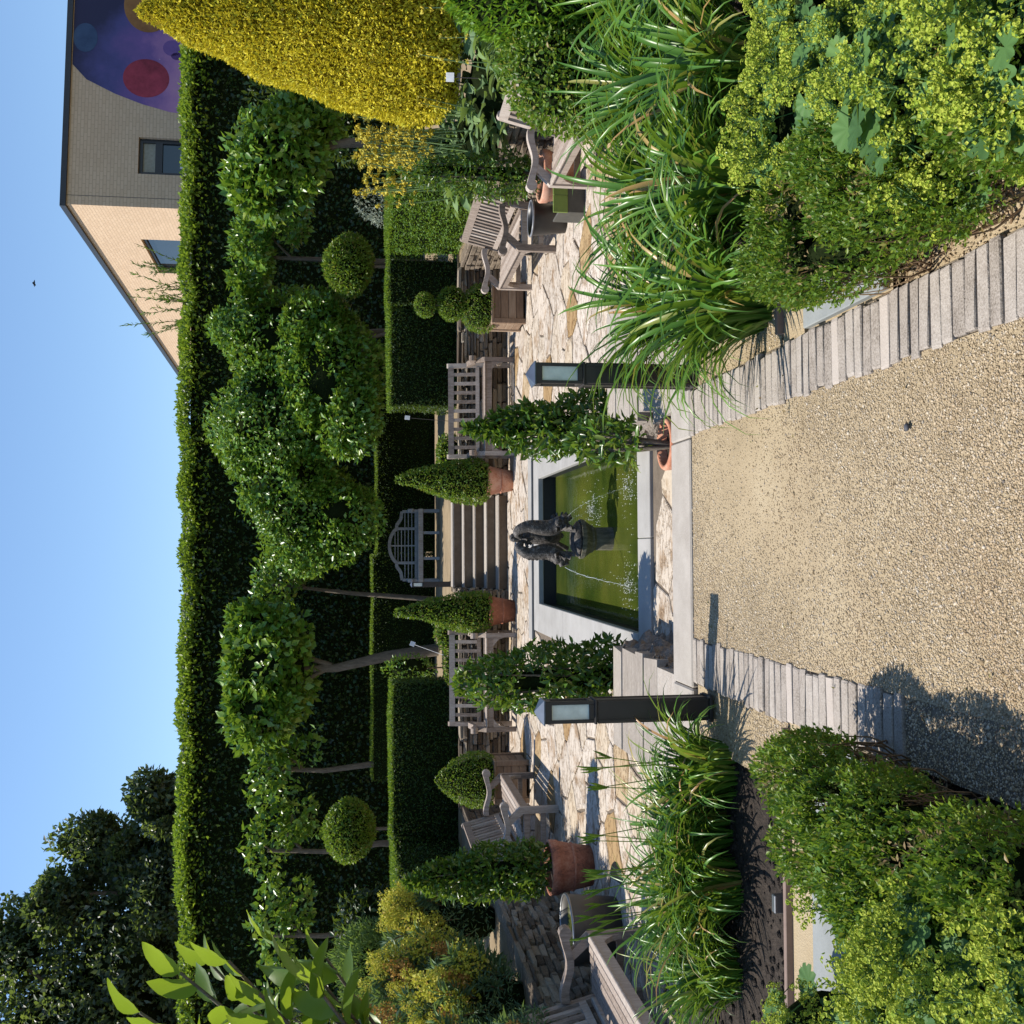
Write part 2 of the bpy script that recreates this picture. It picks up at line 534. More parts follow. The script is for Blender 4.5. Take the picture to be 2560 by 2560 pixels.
def pebble_mat():
    mt, nt, b = nodes('pebbles')
    g = nt.nodes.new('ShaderNodeNewGeometry')
    c = ramp(nt, [(0, (.16, .115, .06)), (.12, (.28, .21, .12)), (.45, (.41, .32, .20)), (.75, (.50, .40, .265)), (.93, (.58, .51, .40)), (.97, (.15, .13, .11)), (1, (.62, .55, .45))], g.outputs['Random Per Island'])
    big = ntex(nt, 1.1, 3, .6)
    c = mix(nt, .4, c, ramp(nt, [(.35, (.72, .56, .40)), (.55, (1, 1, 1))], big), 'MULTIPLY')
    nt.links.new(c, b.inputs['Base Color'])
    b.inputs['Roughness'].default_value = .8
    return mt
M_peb = pebble_mat()

def brickwall_mat():
    mt, nt, b = nodes('facade_brick')
    uv = nt.nodes.new('ShaderNodeTexCoord')
    br = nt.nodes.new('ShaderNodeTexBrick')
    br.inputs['Scale'].default_value = 1.0
    br.inputs['Brick Width'].default_value = .23
    br.inputs['Row Height'].default_value = .085
    br.inputs['Mortar Size'].default_value = .009
    br.inputs['Mortar Smooth'].default_value = .1
    br.inputs['Color1'].default_value = (.60, .435, .285, 1)
    br.inputs['Color2'].default_value = (.655, .485, .325, 1)
    br.inputs['Mortar'].default_value = (.51, .365, .24, 1)
    nt.links.new(uv.outputs['UV'], br.inputs['Vector'])
    n = ntex(nt, .8, 4, .6)
    c = mix(nt, .35, br.outputs[0], ramp(nt, [(.3, (.80, .78, .76)), (.7, (1, 1, 1))], n), 'MULTIPLY')
    nt.links.new(c, b.inputs['Base Color'])
    b.inputs['Roughness'].default_value = .9
    bump(nt, b, math_(nt, 'SUBTRACT', 1.0, br.outputs['Fac']), .5, .006)
    return mt
M_facade = brickwall_mat()
M_roof = plain('dark_coping', (.03, .033, .04), .5)
M_frame = plain('window_frame', (.018, .02, .024), .4)
mt, nt, b = nodes('window_glass')
b.inputs['Base Color'].default_value = (.02, .025, .03, 1); b.inputs['Roughness'].default_value = .03; b.inputs['Specular IOR Level'].default_value = 1.0
b.inputs['Metallic'].default_value = .35
M_glass = mt
M_blind = plain('window_panel', (.34, .32, .25), .6)

# foliage colours (albedo, some with sun, shade or haze mixed in)
L_box = leaf_mat('box_leaves', [(0, (.055, .12, .012)), (.35, (.095, .19, .018)), (.7, (.145, .25, .025)), (.9, (.21, .27, .035)), (1, (.25, .17, .05))], .42, .38)
L_boxdry = leaf_mat('dry_box_leaves', [(0, (.14, .085, .035)), (.5, (.22, .15, .06)), (1, (.17, .17, .04))], .6, .2)
L_yew = leaf_mat('yew_leaves', [(0, (.016, .038, .009)), (.5, (.028, .07, .012)), (1, (.055, .12, .018))], .5, .25)
L_yewlit = leaf_mat('lit_yew_leaves', [(0, (.06, .14, .013)), (.5, (.10, .22, .018)), (1, (.16, .29, .025))], .5, .35)  # lighter yew copy, sunlight on the right hedge put into the colour
L_yewtop = leaf_mat('lit_yew_top', [(0, (.09, .18, .015)), (.5, (.15, .26, .02)), (1, (.22, .29, .03))], .5, .4)  # lighter yew copy painting sunlit hedge tops; lily stalks share it
L_gold = leaf_mat('golden_yew_leaves', [(0, (.38, .32, .018)), (.25, (.58, .49, .028)), (.7, (.70, .60, .04)), (.92, (.48, .48, .045)), (1, (.26, .18, .03))], .6, .25, .2, tcol=(.6, .55, .04))
L_laurel = leaf_mat('laurel_leaves', [(0, (.03, .075, .011)), (.5, (.06, .14, .018)), (.85, (.11, .22, .022)), (1, (.20, .19, .05))], .30, .32, .5)
L_cherry = leaf_mat('cherry_laurel_leaves', [(0, (.07, .14, .02)), (.5, (.11, .20, .025)), (1, (.16, .26, .03))], .35, .42, .5, tcol=(.40, .52, .025))
L_lime = leaf_mat('lime_leaves', [(0, (.06, .15, .016)), (.5, (.11, .235, .024)), (.9, (.18, .31, .035)), (1, (.28, .34, .06))], .34, .28, .55)
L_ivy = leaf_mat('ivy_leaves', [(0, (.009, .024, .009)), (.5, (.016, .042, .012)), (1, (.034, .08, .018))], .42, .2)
L_ivytop = leaf_mat('lit_hedge_top_leaves', [(0, (.10, .19, .016)), (.5, (.17, .27, .022)), (1, (.26, .33, .035))], .4, .45)  # lightened leaf copy that paints the sunlit rim of the tall hedge
L_far = leaf_mat('far_tree_leaves', [(0, (.032, .052, .042)), (.5, (.054, .086, .058)), (.85, (.085, .125, .06)), (1, (.16, .18, .07))], .4, .35)  # blue-grey tint paints distance haze into the leaf colour
L_lily = leaf_mat('lily_blades', [(0, (.045, .12, .014)), (.45, (.075, .185, .022)), (.8, (.12, .25, .03)), (.91, (.20, .27, .05)), (.95, (.40, .30, .10)), (.97, (.42, .22, .09)), (1, (.10, .22, .03))], .32, .3, .45)
L_alch = leaf_mat('mantle_leaves', [(0, (.055, .125, .04)), (.5, (.085, .18, .055)), (1, (.12, .23, .06))], .6, .25, .25)
L_alchf = leaf_mat('mantle_flowers', [(0, (.23, .33, .03)), (.5, (.36, .43, .05)), (1, (.48, .52, .08))], .6, .25, .2, tcol=(.5, .55, .05))
L_phlo = leaf_mat('sage_leaves', [(0, (.11, .18, .08)), (.5, (.17, .27, .13)), (1, (.22, .33, .12))], .55, .35)
L_phlof = leaf_mat('yellow_whorls', [(0, (.50, .38, .03)), (.5, (.62, .50, .05)), (1, (.44, .44, .10))], .6, .2, .2, tcol=(.6, .5, .05))
L_euph = leaf_mat('spurge_leaves', [(0, (.08, .15, .085)), (.6, (.13, .22, .12)), (1, (.19, .28, .11))], .55, .25)
L_euphf = leaf_mat('spurge_flowers', [(0, (.36, .38, .04)), (.5, (.52, .50, .06)), (.85, (.60, .53, .09)), (1, (.48, .30, .08))], .6, .3, .2, tcol=(.5, .48, .05))
L_euphb = leaf_mat('spurge_seedheads', [(0, (.30, .14, .04)), (.5, (.42, .22, .06)), (1, (.46, .32, .08))], .7, .2, .2, tcol=(.5, .3, .05))
L_silver = leaf_mat('silver_leaves', [(0, (.22, .27, .20)), (.5, (.32, .37, .29)), (1, (.42, .46, .38))], .7, .2, .2, tcol=(.4, .45, .3))
L_fine = leaf_mat('feathery_leaves', [(0, (.08, .15, .05)), (.5, (.13, .22, .065)), (1, (.19, .28, .09))], .6, .35)
L_limecon = leaf_mat('lime_conifer_leaves', [(0, (.10, .22, .014)), (.5, (.17, .33, .02)), (1, (.26, .42, .03))], .5, .3)
M_core = rough_mat('inner_shade', [(.3, (.006, .010, .004)), (.7, (.018, .026, .009))], 9, 1.0, .8, .03, 50, spec=0.0)  # near-black solid fill painting the shade inside foliage
M_goldcore = rough_mat('golden_fill', [(.3, (.10, .075, .008)), (.7, (.24, .18, .014))], 16, 1.0, .8, .03, 50, spec=0.0)  # solid golden fill keeps gaps between the leaves from going dark

# ------------------------------------------------------------------ ground, terrace, path
PZ = -0.30       # level of the paved court
TZ = 0.35        # level of the raised terrace behind it

def slab_struct(name, boxes, mat):
    mb = MB()
    for bx in boxes:
        mb.box(*bx)
    o = mb.build(name, mat)
    o['kind'] = 'structure'
    return o

slab_struct('ground', [(-300, 300, -60, 400, -1.4, -.9)], M_soil)
slab_struct('terrace', [(-40, 40, 15.2, 60, -.9, TZ), (-40, -.62, 13.95, 15.2, -.9, TZ), (.80, 40, 13.95, 15.2, -.9, TZ),
                        (-40, -3.55, 5.3, 13.95, -.9, TZ - .02), (3.95, 40, 5.3, 13.95, -.9, TZ - .02)], M_terr)
bed = slab_struct('flower_bed', [(-40, -.95, 3.83, 5.3, -.9, -.03), (1.0, 40, 3.83, 5.3, -.9, -.03),
                                 (-40, -.66, -12, 3.0, -.9, -.03), (.80, 40, -12, 3.0, -.9, -.03),
                                 (1.62, 3.95, 5.3, 6.4, -.9, -.06)], M_soil)
slab_struct('gravel_strip', [(-9, -.66, 3.62, 3.81, -.9, -.012), (.80, 9, 3.62, 3.81, -.9, -.012), (-9, -.66, 2.9, 3.618, -.9, -.03), (.80, 9, 2.9, 3.618, -.9, -.03), (-.95, -.677, 3.83, 4.92, -.9, -.014), (.802, 1.0, 3.83, 4.92, -.9, -.014), (.802, .96, -12, 2.898, -.9, -.016)], M_grav)
path = slab_struct('gravel_path', [(-.454, .574, -12, 4.93, -.9, 0)], M_grav)

# loose gravel: a layer of small angular stones
rg = np.random.default_rng(3)
def pebbles(name, x0, x1, y0, y1, n, size, parent, z=0.0, seed=1):
    rg = np.random.default_rng(seed)
    n0 = int(n * 1.35)
    P = np.stack([rg.uniform(x0, x1, n0), y0 + (y1 - y0) * rg.uniform(0, 1, n0) ** 1.25, np.full(n0, z)], 1)
    keep = wob(P, 3.2, seed) + rg.normal(size=n0) * .5 > -.25      # worn, finer patches
    P = P[keep][:n]
    n = len(P)
    base = np.array([(1, 0, 0), (0, 1, 0), (-1, 0, 0), (0, -1, 0), (0, 0, .8), (0, 0, -.8)], float)
    F = np.array([(0, 1, 4), (1, 2, 4), (2, 3, 4), (3, 0, 4), (1, 0, 5), (2, 1, 5), (3, 2, 5), (0, 3, 5)])
    a = rg.uniform(0, 6.28, n)
    sz = size * rg.lognormal(0, .35, n)
    V = base[None] * (1 + rg.uniform(-.35, .35, (n, 6, 3))) * sz[:, None, None]
    V[:, :, 2] *= .6
    ca, sa = np.cos(a)[:, None], np.sin(a)[:, None]
    X = V[:, :, 0] * ca - V[:, :, 1] * sa; Y = V[:, :, 0] * sa + V[:, :, 1] * ca
    W = np.stack([X, Y, V[:, :, 2]], 2) + P[:, None, :]
    W[:, :, 2] -= sz[:, None] * .05
    me = np_mesh(name, W.reshape(-1, 3), (F[None] + (np.arange(n) * 6)[:, None, None]).reshape(-1, 3))
    return stuff(link(name, me, M_peb, parent))
pebbles('loose_gravel', -.45, .57, 2.2, 4.93, 92000, .0031, path, .001, 1)
pebbles('loose_gravel', -.66, -.44, 2.1, 2.99, 5600, .0034, path, -.003, 8)
pebbles('gravel_grains', -2.3, -.95, 3.62, 3.80, 3800, .0034, path, -.013, 9)
pebbles('gravel_grains', -.95, -.66, 3.62, 4.9, 5000, .0034, path, -.013, 2)
pebbles('gravel_grains', .80, 1.0, 3.62, 4.9, 3600, .0034, path, -.013, 4)
pebbles('gravel_grains', .77, .96, 1.9, 2.95, 2600, .003, path, -.012, 5)
pebbles('gravel_grains', -.66, -.45, 1.9, 4.9, 700, .003, path, .0, 6)
pebbles('gravel_grains', .57, .79, 1.9, 4.9, 1100, .003, path, .0, 7)

# kerb and paver edging
kerb = struct('kerb')
for x0, x1 in ((-1.25, -.70), (-.694, .55), (.556, 1.35)):
    k = MB(); k.bbox(x0, x1, 4.935, 5.245, -.32, .012, .008)
    k.build('kerb_stone', M_conc, kerb)
edging = struct('path_edging')
def paver_mesh(seed):
    rr = random.Random(seed)
    mb = MB(); mb.bbox(-.5, .5, -.5, .5, -.5, .5, .035)
    mb.v = [(x + rr.uniform(-.022, .022), y + rr.uniform(-.045, .045), z + rr.uniform(-.02, .02)) for x, y, z in mb.v]
    return mb.mesh('paver')
pavers = [paver_mesh(s) for s in range(6)]
for me in pavers: me.materials.append(M_brick)
pavers_p = [paver_mesh(s + 20) for s in range(2)]
for me in pavers_p: me.materials.append(M_brickp)
pink_right = {3.66: 1, 3.12: 1}
for sx, x0, x1 in ((-1, -.67, -.452), (1, .568, .79)):
    y = 4.925
    i = 0
    while y > (2.98 if sx < 0 else 1.5):
        w = random.choice((.056, .059, .061, .054, .058))
        pink = (sx > 0 and (abs(y - 3.36) < .035 or abs(y - 3.02) < .035)) or (sx < 0 and (abs(y - 3.78) < .035 or abs(y - 3.42) < .035))
        o = link('paver', random.choice(pavers_p if pink else pavers), None, edging)
        o.location = ((x0 + x1) / 2 + random.uniform(-.008, .008), y - w / 2, -.035 + random.uniform(-.003, .003) + .004)
        o.scale = (x1 - x0 + random.uniform(-.012, .012), w - .005, .08)
        o.rotation_euler = (random.uniform(-.008, .008), random.uniform(-.008, .008), random.uniform(-.012, .012))
        y -= w; i += 1
# dusty bed under the pavers
slab_struct('paver_bed', [(-.675, -.455, 2.97, 4.93, -.9, -.010), (-.66, -.455, -12, 2.968, -.9, -.004), (.575, .80, -12, 4.93, -.9, -.010)], M_joint)

# metal edging strips and grey drain slabs beside the path
for (x0, x1), side in (((-6, -.70), 'left'), ((.84, 6), 'right')):
    mb = MB(); mb.bbox(x0, x1, 3.805, 3.829, -.12, .018, .003)
    tag(mb.build('metal_edging', M_steel), f'long rusty brown metal edging strip between soil and gravel on the {side} of the path', 'garden edging', 'metal edging strips')
drain = struct('slab_walk')
for i in range(6):
    for sgn in (-1, 1):
        xa = -.70 - i * .6 if sgn < 0 else .82 + i * .6
        mb = MB()
        x0, x1 = (xa - .595, xa) if sgn < 0 else (xa, xa + .595)
        if i == 0 and sgn < 0:
            mb.prism([(x0, 3.02), (x1 - .0, 3.02), (x1, 3.45), (x1 - .12, 3.615), (x0, 3.615)], 'z', -.1, -.004)
        else:
            mb.bbox(x0, x1, 3.02, 3.615, -.1, -.004, .004)
        mb.build('paving_slab', M_drain, drain)

# ------------------------------------------------------------------ paved court, pool, steps
PX0, PX1, PY0, PY1 = -.62, .80, 7.02, 11.24      # water opening
CO = .30
patio = struct('patio')
mb = MB()
for bx in ((-3.6, PX0 - CO, 5.24, 14.2), (PX1 + CO, 4.0, 5.24, 14.2), (PX0 - CO, PX1 + CO, 5.24, PY0 - CO), (PX0 - CO, PX1 + CO, PY1 + CO, 14.2)):
    mb.box(bx[0], bx[1], bx[2], bx[3], -.9, PZ - .012)
mb.build('mortar_bed', M_mort, patio)

def clip_poly(poly, nx, ny, d):
    out = []
    n = len(poly)
    for i in range(n):
        p, q = poly[i], poly[(i + 1) % n]
        a, b_ = p[0] * nx + p[1] * ny - d, q[0] * nx + q[1] * ny - d
        if a <= 0: out.append(p)
        if a * b_ < 0:
            t = a / (a - b_)
            out.append((p[0] + (q[0] - p[0]) * t, p[1] + (q[1] - p[1]) * t))
    return out

rf = random.Random(5)
BLOCK = [(PX0 - CO - .005, PX1 + CO + .005, PY0 - CO - .005, PY1 + CO + .005), (-1.32, -.62, 5.2, 6.66), (.74, 1.62, 5.2, 6.76)]
cells = []
gx, gy = .50, .385
ny_ = int((13.95 - 5.2) / gy) + 1
for j in range(ny_):
    for i in range(int(7.6 / gx) + 1):
        x = -3.6 + (i + .5 * (j % 2)) * gx + rf.uniform(-.19, .19)
        y = 5.25 + j * gy + rf.uniform(-.14, .14)
        cells.append((x, y))
nflag = 0
for (x, y) in cells:
    if any(a < x < b_ and c < y < d for a, b_, c, d in BLOCK): continue
    poly = [(x - .7, y - .7), (x + .7, y - .7), (x + .7, y + .7), (x - .7, y + .7)]
    for (qx, qy) in cells:
        dx, dy = qx - x, qy - y
        if (qx, qy) == (x, y) or dx * dx + dy * dy > 1.9: continue
        l = math.hypot(dx, dy)
        poly = clip_poly(poly, dx / l, dy / l, (x * dx + y * dy) / l + l / 2 - .009)
        if len(poly) < 3: break
    for nx, ny, d in ((1, 0, 3.86), (-1, 0, 3.5), (0, 1, 13.93), (0, -1, -5.25)):
        if len(poly) >= 3: poly = clip_poly(poly, nx, ny, d)
    for a, b_, c, d in BLOCK:
        if len(poly) < 3: break
        cand = [(x - b_, (-1, 0, -b_)), (a - x, (1, 0, a)), (y - d, (0, -1, -d)), (c - y, (0, 1, c))]
        best = max(cand, key=lambda t: t[0])
        poly = clip_poly(poly, *best[1])
    if len(poly) < 3: continue
    cx, cy_ = sum(p[0] for p in poly) / len(poly), sum(p[1] for p in poly) / len(poly)
    if max(math.hypot(p[0] - cx, p[1] - cy_) for p in poly) < .08: continue
    # roughen the outline a little
    out = []
    for k in range(len(poly)):
        p, q = poly[k], poly[(k + 1) % len(poly)]
        out.append(p)
        l = math.hypot(q[0] - p[0], q[1] - p[1])
        if l > .16:
            t = rf.uniform(.35, .65); e = rf.uniform(0, .012)
            mx, my = p[0] + (q[0] - p[0]) * t, p[1] + (q[1] - p[1]) * t
            dl = math.hypot(cx - mx, cy_ - my)
            out.append((mx + (cx - mx) / dl * e, my + (cy_ - my) / dl * e))
    n = len(out)
    inner = [(p[0] + (cx - p[0]) * .035, p[1] + (cy_ - p[1]) * .035) for p in out]
    zt = rf.uniform(-.003, .005)
    mb = MB()
    V = [(p[0] - cx, p[1] - cy_, -.04) for p in out] + [(p[0] - cx, p[1] - cy_, zt - .005) for p in out] + [(p[0] - cx, p[1] - cy_, zt) for p in inner]
    F = [tuple(range(2 * n, 3 * n))]
    for k in range(n):
        k2 = (k + 1) % n
        F += [(k, k2, n + k2, n + k), (n + k, n + k2, 2 * n + k2, 2 * n + k)]
    mb.add(V, F)
    o = mb.build('flagstone', M_flag, patio)
    o.location = (cx, cy_, PZ)
    nflag += 1
print('flagstones', nflag)

pool = struct('garden_pool')
mb = MB()
for bx in ((PX0 - .02, PX0, PY0, PY1), (PX1, PX1 + .02, PY0, PY1), (PX0, PX1, PY0 - .02, PY0), (PX0, PX1, PY1, PY1 + .02)):
    mb.box(bx[0] - .0, bx[1], bx[2], bx[3], -.88, PZ - .03)
mb.box(PX0 - .02, PX1 + .02, PY0 - .02, PY1 + .02, -.899, -.88)
mb.build('pool_lining', M_pool, pool)
def coping(x0, x1, y0, y1):
    k = MB(); k.bbox(x0, x1, y0, y1, PZ - .045, PZ + .014, .005)
    k.build('coping_slab', M_cope, pool)
midx = (PX0 + PX1) / 2
for a, b_ in ((PX0 - CO, midx - .02), (midx - .016, PX1 + CO)):
    coping(a, b_, PY0 - CO, PY0 - .004 + .02)
    coping(a, b_, PY1 - .016, PY1 + CO)
seg = [PY0 + .022, PY0 + 1.4, PY0 + 2.8, PY1 - .02]
for k in range(3):
    coping(PX0 - CO, PX0 + .018, seg[k], seg[k + 1] - .004)
    coping(PX1 - .018, PX1 + CO, seg[k], seg[k + 1] - .004)
# narrow dark gully and pale strip behind the pool
mb = MB(); mb.bbox(PX0 - CO - .12, PX1 + CO + .12, PY1 + CO + .13, PY1 + CO + .36, PZ - .04, PZ + .02, .004)
mb.build('border_slab', M_cope, pool)
mb = MB(); mb.box(PX0 - CO - .12, PX1 + CO + .12, PY1 + CO + .004, PY1 + CO + .126, PZ - .02, PZ + .008)
mb.build('drain_gully', M_pool, pool)
mb = MB()
WZ = PZ - .185
mb.add([(PX0, PY0, WZ), (PX1, PY0, WZ), (PX1, PY1, WZ), (PX0, PY1, WZ)], [(0, 1, 2, 3)])
wtr = mb.build('water', M_water); wtr['kind'] = 'structure'

steps = struct('garden_steps')
for k in range(5):
    y0 = 13.80 + .28 * k
    z1 = PZ + .13 * (k + 1)
    mb = MB()
    mb.bbox(-.55, .74, y0, 15.21 if k == 4 else y0 + .30, z1 - .018, z1 + (.006 if k == 4 else 0), .005)
    for i in range(len(mb.v)):
        x, y, z = mb.v[i]
        mb.v[i] = (x, y + random.uniform(-.006, .006), z)
    mb.build('step_tread', M_slab, steps)
    mb = MB(); mb.box(-.54, .73, y0 + .010, y0 + .26, PZ - .1 + .13 * k - .02 * (k > 0), z1 - .020)
    mb.build('step_riser', M_step, steps)

# stone walls -------------------------------------------------------
def stone_mesh(seed, mat=M_wallst):
    rr = random.Random(seed)
    mb = MB(); mb.bbox(-.5, .5, -.5, .5, -.5, .5, .11)
    mb.v = [(x + rr.uniform(-.07, .07), y + rr.uniform(-.10, .10), z + rr.uniform(-.10, .10)) for x, y, z in mb.v]
    me = mb.mesh('stone'); me.materials.append(mat)
    return me
STONES = [stone_mesh(s) for s in range(12)]

def dry_wall(label, p0, p1, z0, z1, seed, avg=.24, course=.052, cap=True, group='dry stone retaining walls', limit=292, dep=.17):
    """wall of thin stones whose face runs from p0 to p1; the court lies to the left of p0->p1"""
    rr = random.Random(seed)
    d = Vector((p1[0] - p0[0], p1[1] - p0[1], 0)); L = d.length; d.normalize()
    nrm = Vector((-d.y, d.x, 0))
    ang = math.atan2(d.y, d.x)
    w = thing('dry_stone_wall', label, 'stone wall', ((p0[0] + p1[0]) / 2, (p0[1] + p1[1]) / 2, z0), ang, group)
    mb = MB(); mb.box(-L / 2, L / 2, -.30, -.06, -.1, z1 - z0 - .02)
    mb.build('wall_core', M_wallbk, w)
    spec = []
    z = 0.0
    top = z1 - z0 - (.05 if cap else 0)
    while z < top - .02:
        h = min(course * rr.uniform(.7, 1.35), top - z)
        x = -L / 2 - rr.uniform(0, .1)
        while x < L / 2:
            l = avg * rr.uniform(.45, 1.6)
            xa, xb = max(x, -L / 2), min(x + l, L / 2)
            if xb - xa > .03:
                spec.append((xa, xb, z, h))
            x += l
        z += h
    if cap:
        x = -L / 2
        while x < L / 2 - .02:
            l = min(rr.uniform(.3, .55), L / 2 - x)
            spec.append((x, x + l, top, .05)); x += l
    sgn = 1 if d.y > .1 else -1 if d.y < -.1 else 0
    spec.sort(key=lambda q: q[0] * sgn if sgn else rr.random())      # the stones nearest the camera stay separate
    rest = MB()
    for i, (xa, xb, z, h) in enumerate(spec):
        dd = dep * rr.uniform(.85, 1.1)
        loc = ((xa + xb) / 2, -dd / 2 + rr.uniform(-.03, .012) + .015, z + h / 2)
        sc_ = (xb - xa - .004, dd, h - .004)
        if i < limit:
            o = link('stone', STONES[rr.randrange(12)], None, w)
            o.location = loc; o.scale = sc_
            o.rotation_euler = (rr.uniform(-.04, .04), rr.uniform(-.03, .03), rr.uniform(-.05, .05) + (math.pi if rr.random() < .5 else 0))
        else:
            rest.bbox(loc[0] - sc_[0] / 2, loc[0] + sc_[0] / 2, loc[1] - sc_[1] / 2, loc[1] + sc_[1] / 2, loc[2] - sc_[2] / 2, loc[2] + sc_[2] / 2, .006)
    if rest.v:
        stuff(rest.build('small_stones', M_wallst, w))
    return w

dry_wall('dry stone retaining wall behind the back bench left of the steps', (-.56, 13.78), (-3.5, 13.78), PZ, TZ + .02, 1)
dry_wall('dry stone retaining wall behind the back bench right of the steps', (3.85, 13.78), (.78, 13.78), PZ, TZ + .02, 2)
dry_wall('long shaded dry stone wall beside the spurge bed on the left', (-3.40, 13.6), (-3.40, 5.4), PZ, TZ, 3, avg=.20, course=.050)
dry_wall('long sunlit dry stone wall behind the benches on the right', (3.78, 6.4), (3.78, 13.6), PZ, TZ, 4, avg=.20, course=.050)
dry_wall('short stone cheek wall on the left side of the steps', (-.56, 15.1), (-.56, 13.8), PZ, TZ + .01, 5, avg=.2, cap=False, group='step cheek walls')
dry_wall('short stone cheek wall on the right side of the steps', (.75, 13.8), (.75, 15.1), PZ, TZ + .01, 6, avg=.2, cap=False, group='step cheek walls')

# low walls of big slabs at the end of the gravel path
def slab_wall(label, inner, outer, y0, y1, side, seed):
    rr = random.Random(seed)
    w = thing('slab_wall', label, 'stone wall', (inner, (y0 + y1) / 2, PZ), 0, 'slab topped walls at the path end')
    n = 5
    cuts = [0, .16, .40, .53, .74, 1]
    for i in range(n):
        ya, yb = y1 - (y1 - y0) * cuts[i + 1], y1 - (y1 - y0) * cuts[i]
        ym = (y0 + y1) / 2
        j0, j1 = rr.uniform(-.03, .03), rr.uniform(-.03, .03)
        sk = rr.uniform(-.025, .025)
        x0, x1 = (j0, outer - inner)
        mb = MB()
        poly = [(x0, ya - ym + .006), (x1, ya - ym + .006 + sk), (x1, yb - ym - .006 + sk), (x0 + j1, yb - ym - .006)]
        mb.prism(poly if side > 0 else poly[::-1], 'z', .21 + rr.uniform(-.02, .02), .30 + rr.uniform(-.006, .006))
        mb.build('top_slab', M_slab, w)
    # rugged natural face below the slabs
    V, F = [], []
    ku, kv = 44, 9
    for a in range(ku + 1):
        for b_ in range(kv + 1):
            y = -(y1 - y0) / 2 + (y1 - y0) * a / ku
            z = -.02 + .27 * b_ / kv
            q = Vector((seed * 3.1, y * 7.5, z * 12))
            bulge = .10 * (1 - b_ / kv) + .09 * noise.fractal(q, 1.0, 2.2, 4) + .05 * noise.noise(Vector((y * 22, z * 30, seed)))
            V.append((-side * bulge + side * .02, y, z))
    for a in range(ku):
        for b_ in range(kv):
            i = a * (kv + 1) + b_
            f = (i, i + 1, i + kv + 2, i + kv + 1)
            F.append(f if side > 0 else f[::-1])
    mb = MB(); mb.add(V, F)
    mb.box(*sorted((side * .12, outer - inner)), -(y1 - y0) / 2 + .01, (y1 - y0) / 2 - .01, -.1, .2)
    mb.build('rock_face', M_rock, w)
slab_wall('low wall topped with pale slabs on the left of the pool, rough face in shade', -.64, -1.28, 5.25, 6.62, -1, 1)
slab_wall('low wall topped with pale slabs on the right of the pool, rough face in the sun', .76, 1.58, 5.25, 6.72, 1, 2)
# loose pale stone beside a dark pit left of the slab wall
mb = MB()
mb.prism([(-1.62, 5.42), (-1.36, 5.36), (-1.33, 5.62), (-1.42, 5.80), (-1.60, 5.74)], 'z', PZ + .0, PZ + .20)
tag(mb.build('boulder', plain('pale_stone', (.62, .58, .54), .85)), 'bright white flat topped stone half hidden behind the left day lilies', 'stone')
mb = MB()
mb.bbox(-1.95, -1.70, 5.7, 6.2, PZ, PZ + .14, .01)
tag(mb.build('stone_block', M_step), 'dark brown low stone block behind the left day lilies', 'stone')

